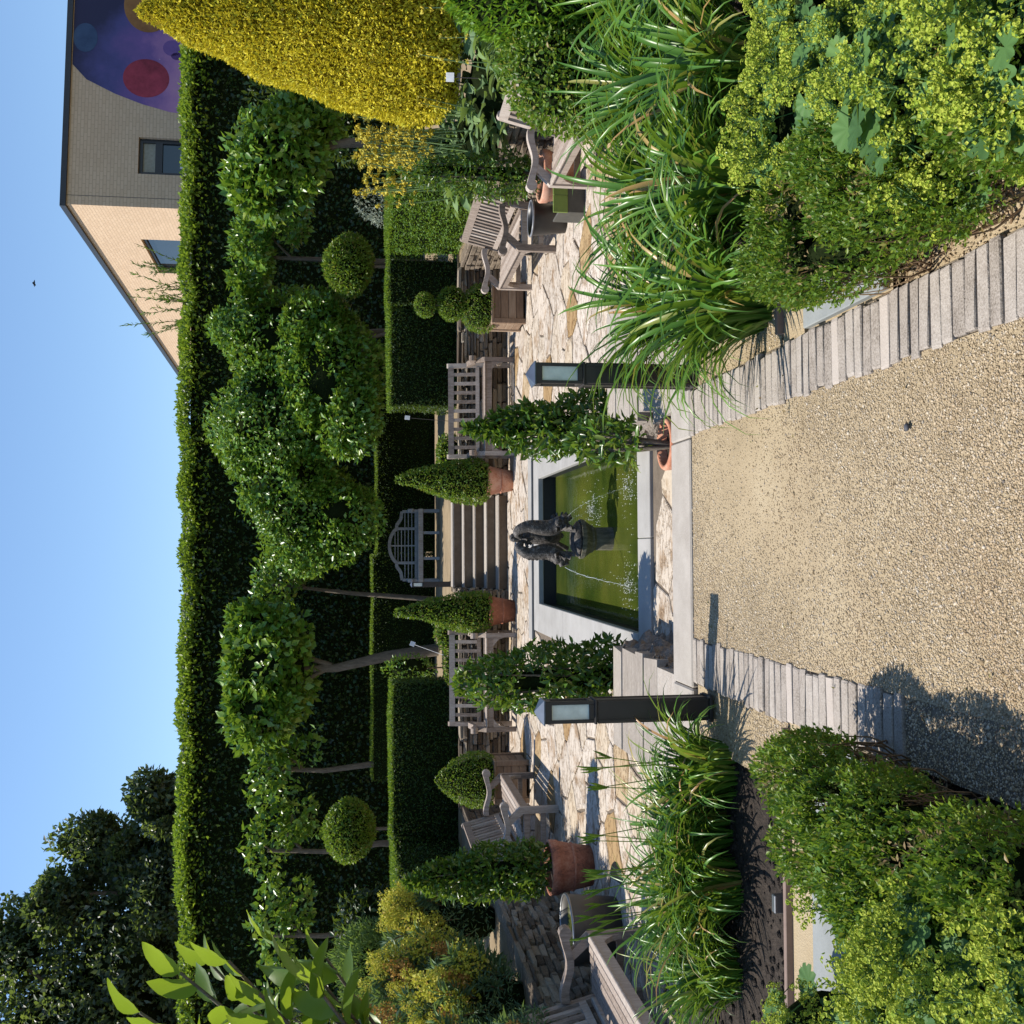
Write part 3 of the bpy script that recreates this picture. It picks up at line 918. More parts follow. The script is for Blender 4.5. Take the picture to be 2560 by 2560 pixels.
# ------------------------------------------------------------------ benches
def bench(W, label, loc, rz, nsl, mat=M_teak, group='slatted teak garden benches around the court'):
    t = thing('garden_bench', label, 'bench', loc, rz, group)
    D = .41
    hw = W / 2
    for s in (-1, 1):
        xa, xb = (s * hw - .028, s * hw + .028)
        # front leg with the raked arm support
        mb = MB(); mb.prism([(-.03, 0), (.035, 0), (.035, .36), (.165, .510), (.095, .520), (-.03, .39)], 'x', xa, xb)
        mb.build('front_leg', mat, t)
        # back leg and raked back post with rounded head
        top = [(D + .105 + .034 + .034 * math.cos(a), .80 + .034 * math.sin(a)) for a in np.linspace(0, math.pi, 7)]
        mb = MB(); mb.prism([(D - .03, 0), (D + .04, 0), (D + .055, .34)] + top + [(D + .0, .36)], 'x', xa, xb)
        mb.build('back_leg', mat, t)
        # scrolled arm
        k = 14
        upper = [(-.035 + (D + .06) * i / k, .560 + .022 * math.cos(2.2 * math.pi * i / k) ) for i in range(k + 1)]
        lower = [(y, z - .062 + .012 * math.sin(math.pi * i / k)) for i, (y, z) in enumerate(upper)]
        fr = [(-.035 + .048 * math.cos(a), .546 + .046 * math.sin(a)) for a in np.linspace(.5 * math.pi, 1.62 * math.pi, 7)]
        mb = MB(); mb.prism([p for p in fr] + lower[1:] + upper[1:][::-1], 'x', s * hw - .034, s * hw + .034)
        mb.build('armrest', mat, t)
        mb = MB(); mb.bbox(xa + .01, xb - .01, .03, D - .02, .29, .355, .004); mb.bbox(xa + .014, xb - .014, .03, D - .02, .13, .18, .004)
        mb.build('side_rail', mat, t)
        mb = MB(); mb.prism([(s * (hw - .03), .295), (s * (hw - .15), .305), (s * (hw - .10), .27), (s * (hw - .05), .22), (s * (hw - .03), .15)], 'y', -.016, .020)
        mb.build('corner_bracket', mat, t)
    mb = MB(); mb.bbox(-hw + .03, hw - .03, -.018, .022, .295, .37, .004); mb.build('front_rail', mat, t)
    mb = MB(); mb.bbox(-hw + .03, hw - .03, D - .01, D + .03, .295, .37, .004); mb.build('back_rail', mat, t)
    ns = 6
    for i in range(ns):
        y0 = -.035 + i * (D - .0) / ns
        mb = MB(); mb.bbox(-hw + .03, hw - .03, y0, y0 + .056, .372 - .006 * i, .392 - .006 * i, .005)
        mb.build('seat_slat', mat, t)
    # back: lower rail, top rail and upright slats, leaning
    def lean(z): return D + .02 + (z - .40) * .24
    for z0, z1, nm in ((.41, .455, 'lower_back_rail'), (.745, .815, 'top_back_rail')):
        y = lean((z0 + z1) / 2)
        mb = MB(); mb.prism([(y - .020, z0), (y + .020, z0 - .004), (y + .030, z1), (y - .008, z1 + .004)], 'x', -hw + .03, hw - .03)
        mb.build(nm, mat, t)
    shared = None
    for i in range(nsl):
        x = -hw + .03 + (W - .06) * (i + .75) / (nsl + .5)
        if shared is None:
            mb = MB(); ya, yb = lean(.452), lean(.75)
            mb.prism([(ya - .010, .452), (ya + .010, .450), (yb + .010, .748), (yb - .010, .75)], 'x', -.022, .022)
            shared = mb.mesh('back_slat')
        o = link('back_slat', shared, mat, t)
        o.location = (x, 0, 0)
    return t

bench(1.20, 'small teak bench with its back to the wall left of the steps', (-1.70, 13.06, PZ), 0, 9)
bench(1.22, 'small teak bench right of the steps, partly hidden by a potted laurel', (1.85, 13.10, PZ), 0, 9)
bench(1.54, 'teak bench between the wooden planter and the big terracotta pot on the left', (-2.60, 10.97, PZ), R(90), 14)
bench(1.54, 'sunlit teak bench beside the black tub on the right', (3.04, 10.9, PZ), R(-90), 14)
bench(1.54, 'near left teak bench beside the zinc tub, cut off by the frame', (-2.70, 6.32, PZ), R(90), 14)
bench(1.54, 'near right teak bench mostly hidden behind the large day lilies', (3.06, 7.56, PZ), R(-90), 14)

def arched_bench():
    t = thing('arched_bench', 'silvery wooden bench with an arched scrolled back at the top of the steps', 'bench', (.07, 17.6, TZ), 0)
    hw = .60
    t.scale = (1, 1, .86)
    for x in (-hw, -.22, .22, hw):
        mb = MB(); mb.bbox(x - .025, x + .025, 0, .05, 0, .40, .004); mb.build('front_leg', M_oak, t)
    for x in (-hw, hw):
        mb = MB(); mb.bbox(x - .025, x + .025, .44, .49, 0, .72, .004); mb.build('back_leg', M_oak, t)
        mb = MB(); mb.bbox(x - .03, x + .03, -.02, .46, .58, .63, .006); mb.tube([(x - .03, 0, .56), (x + .03, 0, .56)], .05, 10); mb.build('armrest', M_oak, t)
        mb = MB(); mb.bbox(x - .02, x + .02, .0, .04, .40, .58, .004); mb.build('arm_post', M_oak, t)
    mb = MB(); mb.bbox(-hw - .03, hw + .03, -.03, .02, .33, .425, .004); mb.build('front_rail', M_teak, t)
    for i in range(6):
        mb = MB(); mb.bbox(-hw, hw, .025 + i * .072, .085 + i * .072, .40, .42, .004); mb.build('seat_slat', M_oak, t)
    mb = MB(); mb.bbox(-hw, hw, .45, .49, .42, .47, .004); mb.build('lower_back_rail', M_oak, t)
    # arched top rail: level ends, S-shoulders, round middle
    xs = np.linspace(-hw, hw, 49)
    def h(x):
        a = abs(x)
        if a < .30: return .745 + .27 * math.sqrt(max(0, 1 - (a / .335) ** 2)) - .03
        s = (a - .30) / (hw - .30)
        return .8347 - .115 * (3 * s * s - 2 * s ** 3) + .012 * math.sin(s * 9)
    mb = MB()
    V, F = [], []
    for i, x in enumerate(xs):
        g = (h(min(x + .01, hw)) - h(max(x - .01, -hw))) / .02
        l = math.hypot(1, g); nx, nz = -g / l, 1 / l
        zt = h(x)
        for o_, yy in ((.032, .445), (.032, .495), (-.032, .495), (-.032, .445)):
            V.append((x + nx * o_, yy, zt + nz * o_))
    for i in range(len(xs) - 1):
        for k in range(4):
            F.append((i * 4 + k, i * 4 + (k + 1) % 4, i * 4 + 4 + (k + 1) % 4, i * 4 + 4 + k))
    F += [(3, 2, 1, 0), tuple(len(V) - 4 + k for k in range(4))]
    mb.add(V, F); mb.build('arched_rail', M_oak, t)
    for x in (-.30, .30):
        mb = MB(); mb.bbox(x - .024, x + .024, .452, .488, .47, h(x) - .02, .004); mb.build('back_post', M_oak, t)
    for x in (-.0,):
        mb = MB(); mb.bbox(x - .012, x + .012, .458, .482, .47, h(x) - .02, .003); mb.build('back_slat', M_oak, t)
    for z in (.53, .60, .67, .74, .81, .87):
        # rails run as far as the arch lets them
        e = max([x for x in xs if h(x) - .03 > z] or [0])
        if z > .70: e = min(e, .30)
        mb = MB(); mb.bbox(-e, e, .462, .478, z - .009, z + .009, .002); mb.build('back_slat', M_oak, t)
arched_bench()

# ------------------------------------------------------------------ lights, pots, tubs
def bollard(label, loc, rz=0.0, s=1.0):
    t = thing('bollard_light', label, 'garden lamp', loc, rz, 'square bollard lights')
    a = .051
    mb = MB(); mb.bbox(-.062, .062, -.062, .062, 0, .016, .003); mb.build('base_plate', M_lamp, t)
    for x, y in ((-.054, -.054), (.054, -.054), (-.054, .054), (.054, .054)):
        mb = MB(); mb.tube([(x, y, .016), (x, y, .026)], .0065, 6); mb.build('bolt', M_zinc, t)
    mb = MB(); mb.bbox(-a, a, -a, a, .016, .555, .004)
    for x0, x1 in ((-a + .004, -a + .014), (a - .014, a - .004)):
        mb.box(x0, x1, -a - .004, -a, .018, .55); mb.box(x0, x1, a, a + .004, .018, .55)
        mb.box(-a - .004, -a, x0, x1, .018, .55); mb.box(a, a + .004, x0, x1, .018, .55)
    mb.build('post', M_lamp, t)
    mb = MB(); mb.bbox(-a - .006, a + .006, -a - .006, a + .006, .555, .568, .002); mb.build('collar', M_lamp, t)
    mb = MB()
    for x in (-a, a - .016):
        for y in (-a, a - .016):
            mb.bbox(x, x + .016, y, y + .016, .568, .80, .002)
    mb.bbox(-a + .016, a - .016, -a, -a + .014, .568, .592, .002); mb.bbox(-a + .016, a - .016, a - .014, a, .568, .592, .002)
    mb.bbox(-a, -a + .014, -a + .016, a - .016, .568, .592, .002); mb.bbox(a - .014, a, -a + .016, a - .016, .568, .592, .002)
    mb.bbox(-a, a, -a, a, .768, .80, .002)
    mb.build('lantern_frame', M_lamp, t)
    mb = MB(); mb.box(-a + .012, a - .012, -a + .012, a - .012, .585, .775); mb.build('lamp_glass', M_lampglass, t)
    mb = MB(); mb.lathe([((a + .006) * 1.414, .80), ((a + .006) * 1.414, .806), (.004, .842)], 4, smooth=False, sq=True); mb.build('cap', M_lampcap, t)
    t.scale = (s, s, s)
    return t
bol = bollard('near bollard light left of the gravel path, its whole post visible', (-.755, 4.72, 0.0))
dup(bol, (.855, 4.92, 0.0), 0, 'near bollard light right of the gravel path, foot hidden in day lilies')
fb = dup(bol, (-.52, 15.35, TZ), 0, 'small far bollard light beside the arched bench at the top of the steps')
fb.scale = (.72, .72, .72)

def pot_profile(r0, r1, h, rim):
    """outer and inner profile of a flower pot"""
    return [(.001, .0), (r0, .0), (r0 + (r1 - r0) * .5, h * .5), (r0 + (r1 - r0) * .86, h - rim), (r1, h - rim + .006), (r1 + .004, h - .012), (r1 - .002, h), (r1 - .022, h), (r1 - .028, h - .05), (r1 - .03, h - .055)]
def pot(label, loc, r0, r1, h, rim=.07, mat=M_terra, group='terracotta plant pots', name='terracotta_pot', soil=True):
    t = thing(name, label, 'plant pot', loc, random.uniform(0, 6), group)
    mb = MB(); mb.lathe(pot_profile(r0, r1, h, rim), 32); mb.build('pot_body', mat, t)
    mb = MB(); mb.lathe([(r0 + (r1 - r0) * .45 + .004, h * .42), (r0 + (r1 - r0) * .47 + .010, h * .45), (r0 + (r1 - r0) * .5 + .004, h * .48)], 32); mb.build('pot_band', mat, t)
    if soil:
        mb = MB(); mb.lathe([(.001, h - .045), (r1 - .03, h - .05), (r1 - .03, h - .08)], 20, smooth=False); mb.build('potting_soil', M_soil, t)
    return t

def leaves_on(name, parent, P, N, mat, size, shape='diamond', **kw):
    return stuff(link(name, leaf_mesh(name, P, N, size, shape, **kw), mat, parent))

def core_revolve(parent, prof, name='core_fill', s=.78, mat=None):
    mb = MB(); mb.lathe([(max(r * s, .003), z) for z, r in prof], 14); return mb.build(name, mat or M_core, parent)  # solid fill under the leaves, by default coloured as inner shade

def shaped_plant(name, label, cat, loc, prof, n, mat, size, seed, shape='oval', group=None, stem=None, core=.74, **kw):
    t = thing(name, label, cat, loc, 0, group)
    pk = {k: kw.pop(k) for k in ('rough', 'depth', 'freq') if k in kw}
    P, N = pts_revolve((0, 0, 0), prof, n, seed, **pk)
    leaves_on('foliage', t, P, N, mat, size, shape, seed=seed, **kw)
    if core: core_revolve(t, prof, s=core, mat=M_goldcore if mat is L_gold else None)
    if stem:
        mb = MB(); mb.tube([(0, 0, -stem[1]), (0.005, 0, prof[0][0] + .1)], stem[0], 7); mb.build('stem', M_bark, t)
    return t

# clipped cones in terracotta pots beside the steps
cone = [(0, .20), (.10, .27), (.35, .255), (.7, .17), (1.0, .09), (1.22, .015)]
cone_r = [(0, .22), (.12, .30), (.45, .29), (.75, .19), (1.02, .09), (1.20, .015)]
pot('orange terracotta pot with a clipped cone standing left of the steps', (-.80, 13.22, PZ), .135, .195, .345)
shaped_plant('topiary_cone', 'clipped evergreen cone in the pot left of the steps', 'topiary', (-.80, 13.22, PZ + .32), cone, 5200, L_box, .034, 21, 'diamond', 'topiary cones flanking the steps', (.02, .05), rough=.03, depth=.1)
pot('orange terracotta pot with a clipped cone standing right of the steps', (.90, 13.34, PZ), .135, .195, .345)
shaped_plant('topiary_cone', 'fuller clipped evergreen cone in the pot right of the steps', 'topiary', (.90, 13.34, PZ + .32), cone_r, 5600, L_box, .034, 22, 'diamond', 'topiary cones flanking the steps', (.02, .05), rough=.03, depth=.1)

# square wooden planters
def planter(label, loc, w, h):
    t = thing('wooden_planter', label, 'planter', loc, 0, 'square wooden planters')
    hw = w / 2
    nb = 4
    for i in range(nb):
        z0, z1 = .03 + (h - .03) * i / nb, .03 + (h - .03) * (i + 1) / nb - .004
        for s in (-1, 1):
            mb = MB(); mb.bbox(-hw + .03, hw - .03, s * hw - .012, s * hw + .012, z0, z1, .003); mb.build('board', M_plank, t)
            mb = MB(); mb.bbox(s * hw - .012, s * hw + .012, -hw + .03, hw - .03, z0, z1, .003); mb.build('board', M_plank, t)
    for x in (-1, 1):
        for y in (-1, 1):
            mb = MB(); mb.bbox(x * hw - .03, x * hw + .03, y * hw - .03, y * hw + .03, 0, h - .008, .004); mb.build('corner_post', M_plank, t)
    mb = MB()
    mb.bbox(-hw - .03, hw + .03, -hw - .03, -hw + .035, h - .006, h + .02, .004); mb.bbox(-hw - .03, hw + .03, hw - .035, hw + .03, h - .006, h + .02, .004)
    mb.bbox(-hw - .03, -hw + .035, -hw + .036, hw - .036, h - .006, h + .02, .004); mb.bbox(hw - .035, hw + .03, -hw + .036, hw - .036, h - .006, h + .02, .004)
    mb.build('top_frame', M_plank, t)
    mb = MB(); mb.box(-hw + .013, hw - .013, -hw + .013, hw - .013, .05, h - .04); mb.build('potting_soil', M_soil, t)
planter('square wooden planter with an egg shaped clipped bush behind the left bench', (-2.74, 12.28, PZ), .44, .40)
shaped_plant('topiary_egg', 'egg shaped clipped box bush in the left wooden planter', 'topiary', (-2.74, 12.28, PZ + .38), [(0, .26), (.12, .33), (.3, .32), (.5, .22), (.64, .11), (.72, .01)], 5200, L_box, .026, 23, 'diamond', None, (.02, .04), rough=.015, depth=.06)
planter('square wooden planter with three tier topiary behind the right bench', (2.96, 12.32, PZ), .44, .40)
t = thing('tiered_topiary', 'three tier ball topiary growing in the right wooden planter', 'topiary', (2.96, 12.32, PZ + .38))
for k, (z, r, n, dx) in enumerate(((.14, .30, 3400, -.02), (.50, .21, 2400, .03), (.82, .155, 1500, .0))):
    P, N = pts_blobs([(dx, 0, z, r, r, r * .85)], n, 30 + k, .06, .06, 9, .78, -2)
    leaves_on('foliage_ball', t, P, N, L_box, .026, 'diamond', seed=30 + k)
    mb = MB(); mb.ball((dx, 0, z), r * .8, 12, 8, (1, 1, .85)); mb.build('core_fill', M_core, t)
mb = MB(); mb.tube([(0, 0, -.04), (.01, 0, .4), (0, 0, .85)], .012, 6); mb.build('stem', M_bark, t)

# laurel columns
def laurel_column(label, loc, h, r, n, seed, size=.062, taper=.55, lean=(0, 0), mat=L_laurel, shape='oval', z0=0.05, stem=.3):
    t = thing('laurel_column', label, 'shrub', loc, 0, 'column shaped laurels')
    prof = [(z0, r * .75), (h * .15, r), (h * .6, r * .85), (h * .85, r * taper), (h, r * .15)]
    P, N = pts_revolve((0, 0, 0), prof, n, seed, rough=.05, depth=.28, freq=9)
    P[:, 0] += lean[0] * P[:, 2] / h; P[:, 1] += lean[1] * P[:, 2] / h
    if n > 1000: core_revolve(t, [(z, q * (1 + .25 * math.sin(z * 21))) for z, q in prof[1:-1]], s=.36)
    gap = wob(P, 16, seed) > -.85
    leaves_on('foliage', t, P[gap], N[gap], mat, size, shape, seed=seed, width=.38, out=.5, upb=.45, rnd=.7)
    mb = MB()
    for k in range(5):
        a = k * 1.3
        mb.tube([(0, 0, -stem), (r * .2 * math.cos(a), r * .2 * math.sin(a), h * .3), (r * .45 * math.cos(a) + lean[0] * .8, r * .45 * math.sin(a) + lean[1] * .8, h * .8)], [.014, .010, .004], 6)
    mb.build('stem', M_bark, t)
    return t
pot('big weathered terracotta pot with a laurel column on the left of the court', (-2.72, 8.72, PZ), .165, .225, .37, .085, M_terra2)
laurel_column('dark laurel column in the big terracotta pot on the left', (-2.72, 8.72, PZ + .34), 1.26, .245, 3600, 41, .06, .5, (-.06, 0))
laurel_column('dark laurel column behind the left slab wall and bollard light', (-.90, 6.98, PZ), 1.30, .26, 3600, 42, .062, .6)
laurel_column('tall glossy laurel column behind the right slab wall', (.86, 7.0, PZ), 1.24, .23, 3000, 43, .066, .5, (-.03, 0))
pot('small terracotta pot tucked against the kerb right of the pool', (.57, 5.42, PZ), .10, .14, .30, .06)
laurel_column('leafy young laurel in the small pot beside the kerb', (.57, 5.46, PZ + .27), .48, .16, 420, 44, .066, .7, (.06, .38), z0=.14, stem=.08)
pot('brown terracotta pot standing behind the green boards on the right', (3.42, 9.15, PZ), .17, .235, .33, .08, M_terra)
laurel_column('flowering column shrub in the pot beside the black tub on the right', (3.42, 9.15, PZ + .3), 1.30, .22, 2300, 45, .05, .6)

# zinc tub with water, black tub, boards
t = thing('zinc_tub', 'dull zinc tub full of water beside the near left bench', 'tub', (-2.92, 7.82, PZ))
mb = MB(); mb.lathe([(.001, .001), (.225, .001), (.262, .37), (.262, .385), (.250, .385), (.247, .30)], 36); mb.build('tub_body', M_dzinc, t)
mb = MB(); mb.tube([(.262 * math.cos(a), .262 * math.sin(a), .385) for a in np.linspace(0, 2 * math.pi, 41)], .011, 6, False); mb.build('rolled_rim', M_zinc, t)
mb = MB(); mb.lathe([(.001, .335), (.249, .335), (.249, .32)], 28, smooth=False); mb.build('tub_water', M_water, t)
t = thing('black_tub', 'empty black plastic tub with a grey rim on the right of the court', 'tub', (3.18, 9.62, PZ))
mb = MB(); mb.lathe([(.001, .001), (.125, .001), (.165, .33), (.165, .345), (.155, .345), (.15, .30), (.115, .02), (.001, .02)], 32); mb.build('tub_body', M_black, t)
mb = MB(); mb.tube([(.168 * math.cos(a), .168 * math.sin(a), .34) for a in np.linspace(0, 2 * math.pi, 41)], .010, 6, False); mb.build('rim', M_rim, t)
t = thing('board_crate', 'low crate of two green boards over a dark grey base in front of a pot', 'crate', (3.10, 8.72, PZ))
for x in (-.155, .0):
    mb = MB(); mb.bbox(x, x + .152, -.012, .006, .16, .29, .003); mb.build('green_board', M_boxg, t)
mb = MB(); mb.bbox(-.15, .15, -.004, .012, 0, .16, .003); mb.bbox(-.15, -.13, .012, .28, 0, .24, .003); mb.bbox(.13, .15, .012, .28, 0, .24, .003)
mb.build('grey_base', M_boxd, t)

# fountain: three dolphins on a pedestal
def fountain():
    t = thing('dolphin_fountain', 'dark metal fountain of three upended dolphins on a pedestal in the pool', 'fountain', (.085, 8.62, WZ - .45))
    mb = MB()
    mb.lathe([(.001, 0), (.112, 0), (.112, .25), (.104, .27), (.098, .60), (.106, .612), (.118, .622), (.122, .640), (.146, .672), (.164, .694), (.168, .702), (.172, .735), (.001, .735)], 12, smooth=False)
    mb.build('pedestal', M_ped, t)
    mb = MB(); mb.lathe([(.001, .735), (.150, .735), (.155, .755), (.10, .80), (.001, .81)], 20); mb.build('rock_base', M_bronze, t)
    def dolphin(ang, reach, hgt, tailbend):
        z0 = .80
        ctrl = [(reach * 1.0, .055), (reach * .93, .085), (reach * .72, .12), (reach * .52, .20), (reach * .56, .31), (reach * .60, hgt * .82), (reach * .42, hgt * .98), (reach * .10 + tailbend, hgt * 1.0), (reach * -.12 + tailbend, hgt * .90)]
        rad = [.020, .042, .066, .070, .062, .050, .040, .028, .014]
        # smooth the path
        q = np.array(ctrl); s = np.linspace(0, len(q) - 1, 33)
        def cr(v):
            v = np.array(v); o = []
            for x in s:
                i = min(int(x), len(v) - 2); u = x - i
                p0, p1, p2, p3 = v[max(i - 1, 0)], v[i], v[i + 1], v[min(i + 2, len(v) - 1)]
                o.append(.5 * (2 * p1 + (p2 - p0) * u + (2 * p0 - 5 * p1 + 4 * p2 - p3) * u * u + (3 * p1 - p0 - 3 * p2 + p3) * u ** 3))
            return np.array(o)
        pr, rr = cr(q), cr(rad)
        ca, sa = math.cos(ang), math.sin(ang)
        P = [(r * ca, r * sa, z0 + z) for r, z in pr]
        d = MB(); d.tube(P, list(np.maximum(rr, .008)), 12, flat=.8)
        def at(r, z, o=0): return (r * ca - o * sa, r * sa + o * ca, z0 + z)
        # bulging brow, lips, eyes
        d.ball(at(reach * .80, .135), .052, 10, 7, (1, 1, .9))
        d.ball(at(reach * .82, .145, .042), .016, 8, 6); d.ball(at(reach * .82, .145, -.042), .016, 8, 6)
        d.tube([at(reach * .92, .10), at(reach * 1.12, .088)], [.030, .024], 8); d.tube([at(reach * .90, .06), at(reach * 1.08, .050)], [.026, .020], 8)
        o = d.build('dolphin', M_bronze, t)
        f = MB()
        # gill frill: fan of ridged plates
        for sgn in (-1, 1):
            for k in range(5):
                a = -.9 + .42 * k
                c0 = at(reach * .60, .12, sgn * .045)
                c1 = at(reach * .60 + .11 * math.cos(a) - .04, .12 + .115 * math.sin(a) - .03, sgn * .115)
                f.tube([c0, c1], [.016, .024], 5, flat=.35)
        f.build('fin', M_bronze, o)
        f = MB()
        # tail fluke: ribbed fan at the end of the curl
        er, ez = q[-1]
        for k in range(7):
            a = math.radians(-130 + 36 * k)
            f.tube([at(er, ez), at(er + .075 * math.cos(a), ez + .075 * math.sin(a), (k % 2) * .012 - .006)], [.012, .014], 5, flat=.6)
        f.build('tail_fluke', M_bronze, o)
        # dorsal ridge
        f = MB()
        for i in range(8, 26, 2):
            r, z = pr[i]; f.ball(at(r + rr[i] * .95, z), .012, 6, 4, (.9, .6, 1.3))
        f.build('dorsal_ridge', M_bronze, o)
    dolphin(math.radians(190), .21, .46, .03)
    dolphin(math.radians(-32), .21, .48, .02)
    dolphin(math.radians(80), .20, .50, .03)
    return t
fountain()

def jet(label, pts, seed, r=.003):
    t = thing('water_jet', label, 'water jet', pts[0], 0, 'fountain jets')
    rr = random.Random(seed)
    o = Vector(pts[0])
    a, b_ = Vector(pts[0]) - o, Vector(pts[1]) - o
    P, Q = [], []
    n = 26
    for i in range(n + 1):
        u = i / n
        p = Vector((a.x + (b_.x - a.x) * u, a.y + (b_.y - a.y) * u, b_.z * (u * u * .75 + u * .25)))
        P.append(p + Vector((rr.uniform(-1, 1), rr.uniform(-1, 1), rr.uniform(-1, 1))) * .006 * u)
    mb = MB(); mb.tube(P, [r * rr.uniform(.45, 1.2) for _ in P], 6)
    for i in range(6, n):
        mb.ball(P[i] + Vector((rr.uniform(-.02, .02), rr.uniform(-.02, .02), rr.uniform(-.02, .01))), rr.uniform(.002, .0045), 6, 4)
    mb.build('stream', M_jet, t)
    mb = MB()
    for i in range(170):
        aa, d = rr.uniform(0, 6.28), abs(rr.gauss(0, .16))
        mb.ball(b_ + Vector((math.cos(aa) * d, math.sin(aa) * d * 1.5, rr.uniform(0, .03) / (1 + 8 * d))), rr.uniform(.002, .0065), 5, 3, (1, 1, .6))
    stuff(mb.build('splash', plain('foam' + str(seed), (.75, .78, .76), .3), t))
jet('jet from the left dolphin falling into the pool', ((-.155, 8.57, WZ + .42), (-.30, 8.05, WZ)), 1)
jet('jet from the right dolphin falling into the pool', ((.27, 8.45, WZ + .42), (.50, 8.02, WZ)), 2, .0009)
jet('jet from the rear dolphin falling behind the pedestal', ((.12, 8.86, WZ + .42), (.36, 9.35, WZ)), 3, .001)

# ------------------------------------------------------------------ building with the mural
def building():
    # local frame: origin at the near corner, +x along the shaded front, +y along the sunlit side
    t = thing('brick_building', 'tan brick building with a flat dark roof edge rising behind the tall hedge', 'building', (8.80, 27.0, 0), R(5.3))
    ZT, ZB = 9.12, 0.0
    def facade(name, u0, u1, holes, to3, flip):
        V, F, UV = [], [], []
        cu = sorted({u0, u1, *[h[0] for h in holes], *[h[1] for h in holes]})
        cz = sorted({ZB, ZT, *[h[2] for h in holes], *[h[3] for h in holes]})
        for a, b_ in zip(cu, cu[1:]):
            for c, d in zip(cz, cz[1:]):
                um, zm = (a + b_) / 2, (c + d) / 2
                if any(h[0] < um < h[1] and h[2] < zm < h[3] for h in holes): continue
                q = [(a, c), (b_, c), (b_, d), (a, d)]
                i = len(V)
                V += [to3(u, z, 0) for u, z in q]; UV += q
                F.append((i, i + 1, i + 2, i + 3) if not flip else (i + 3, i + 2, i + 1, i))
        for h in holes:      # reveals
            c4 = [(h[0], h[2]), (h[1], h[2]), (h[1], h[3]), (h[0], h[3])]
            for k in range(4):
                p, q = c4[k], c4[(k + 1) % 4]
                i = len(V)
                V += [to3(p[0], p[1], 0), to3(q[0], q[1], 0), to3(q[0], q[1], .16), to3(p[0], p[1], .16)]
                UV += [p, q, q, p]
                F.append((i, i + 1, i + 2, i + 3) if flip else (i + 3, i + 2, i + 1, i))
        me = bpy.data.meshes.new(name)
        me.from_pydata(V, [], F)
        ul = me.uv_layers.new(name='metres')
        for l in me.loops: ul.data[l.index].uv = UV[l.vertex_index]
        return link(name, me, M_facade, t)
    fx = lambda u, z, d: (u, d, z)
    sd = lambda u, z, d: (d, u, z)
    WF = (.90, 1.90, 4.9, 7.40)
    WS = (2.15, 4.75, 4.9, 7.75)
    facade('front_wall', 0, 22, [WF], fx, False)
    facade('side_wall', 0, 30, [WS], sd, True)
    mb = MB(); mb.box(-.07, 22, -.07, .18, ZT, ZT + .14); mb.box(-.07, .18, .182, 30, ZT, ZT + .14); mb.box(.2, 22, .2, 30, ZT - .3, ZT - .1)
    mb.build('roof_edge', M_roof, t)
    def window(h, to3, dz):
        f = MB()
        def bar(u0, u1, z0, z1, d0, d1):
            p = [to3(u0, z0, d0), to3(u1, z1, d1)]
            f.box(*sorted((p[0][0], p[1][0])), *sorted((p[0][1], p[1][1])), z0, z1)
        u0, u1, z0, z1 = h
        bar(u0 + .003, u0 + .10, z0, z1, .10, .17); bar(u1 - .10, u1 - .003, z0, z1, .10, .17)
        bar(u0 + .10, u1 - .10, z1 - .09, z1, .10, .17); bar(u0 + .10, u1 - .10, z0, z0 + .09, .10, .17)
        bar(u0 + .10, u1 - .10, z1 - dz - .18, z1 - dz, .10, .17)
        fr = f.build('window', M_frame, t)
        for (a, c), nm, mm in (((z1 - dz, z1 - .09), 'upper_pane', M_blind if h is WF else M_glass), ((z0 + .09, z1 - dz - .18), 'lower_pane', M_glass)):
            p, q = to3(u0 + .1, a, .15), to3(u1 - .1, c, .16)
            g = MB(); g.box(*sorted((p[0], q[0])), *sorted((p[1], q[1])), a, c); g.build(nm, mm, fr)
        return fr
    fr = window(WF, fx, .40)
    mb = MB(); mb.box(1.15, 1.55, .135, .149, 6.0, 6.38); mb.build('pane_reflection', M_white, fr)  # pale box standing for a reflection in the lower pane
    mb = MB(); mb.lathe([(.001, 0), (.13, 0), (.13, .012), (.001, .012)], 16, smooth=False)
    mb.v = [(1.35 + x, .134 - z, 6.18 + y) for x, y, z in mb.v]; mb.build('reflection_disc', M_dzinc, fr)  # round part of the reflection modelled on the pane
    window(WS, sd, 1.0)
    mb = MB(); mb.box(.245, .257, -.004, -.001, ZB, ZT); mb.build('expansion_joint', M_dzinc, t)
    # light box and the low dark roof in front
    mb = MB(); mb.bbox(3.42, 3.64, -.16, -.003, 5.95, 6.2, .01); mb.build('wall_light', M_white, t)
    mb = MB(); mb.box(1.99, 3.25, -1.2, -.01, 3.2, 6.05); mb.build('porch_roof', M_roof, t)
    # painted mural: a curved patch of night sky with planets (flat paint, 4 mm thick)
    curve = [(3.8, ZT - .02), (3.4, 8.74), (3.05, 8.03), (2.80, 7.34), (2.62, 6.63), (2.58, 6.05), (2.7, 5.4), (3.2, 4.6), (6, 4.2), (13, 4.4), (13, ZT - .02)]
    mb = MB(); mb.prism(curve, 'y', -.006, -.002)
    mm, nt, b = nodes('mural_paint')
    tc = nt.nodes.new('ShaderNodeTexCoord')
    sp_ = nt.nodes.new('ShaderNodeSeparateXYZ'); nt.links.new(tc.outputs['Object'], sp_.inputs[0])
    n1 = ntex(nt, 1.1, 6, .65, vec=tc.outputs['Object'])
    g = math_(nt, 'ADD', math_(nt, 'MULTIPLY', math_(nt, 'SUBTRACT', ZT, sp_.outputs['Z']), .22), math_(nt, 'MULTIPLY', math_(nt, 'SUBTRACT', n1, .5), .5))
    g = math_(nt, 'SUBTRACT', g, math_(nt, 'MULTIPLY', math_(nt, 'MAXIMUM', math_(nt, 'SUBTRACT', sp_.outputs['X'], 4.6), 0.0), .30))
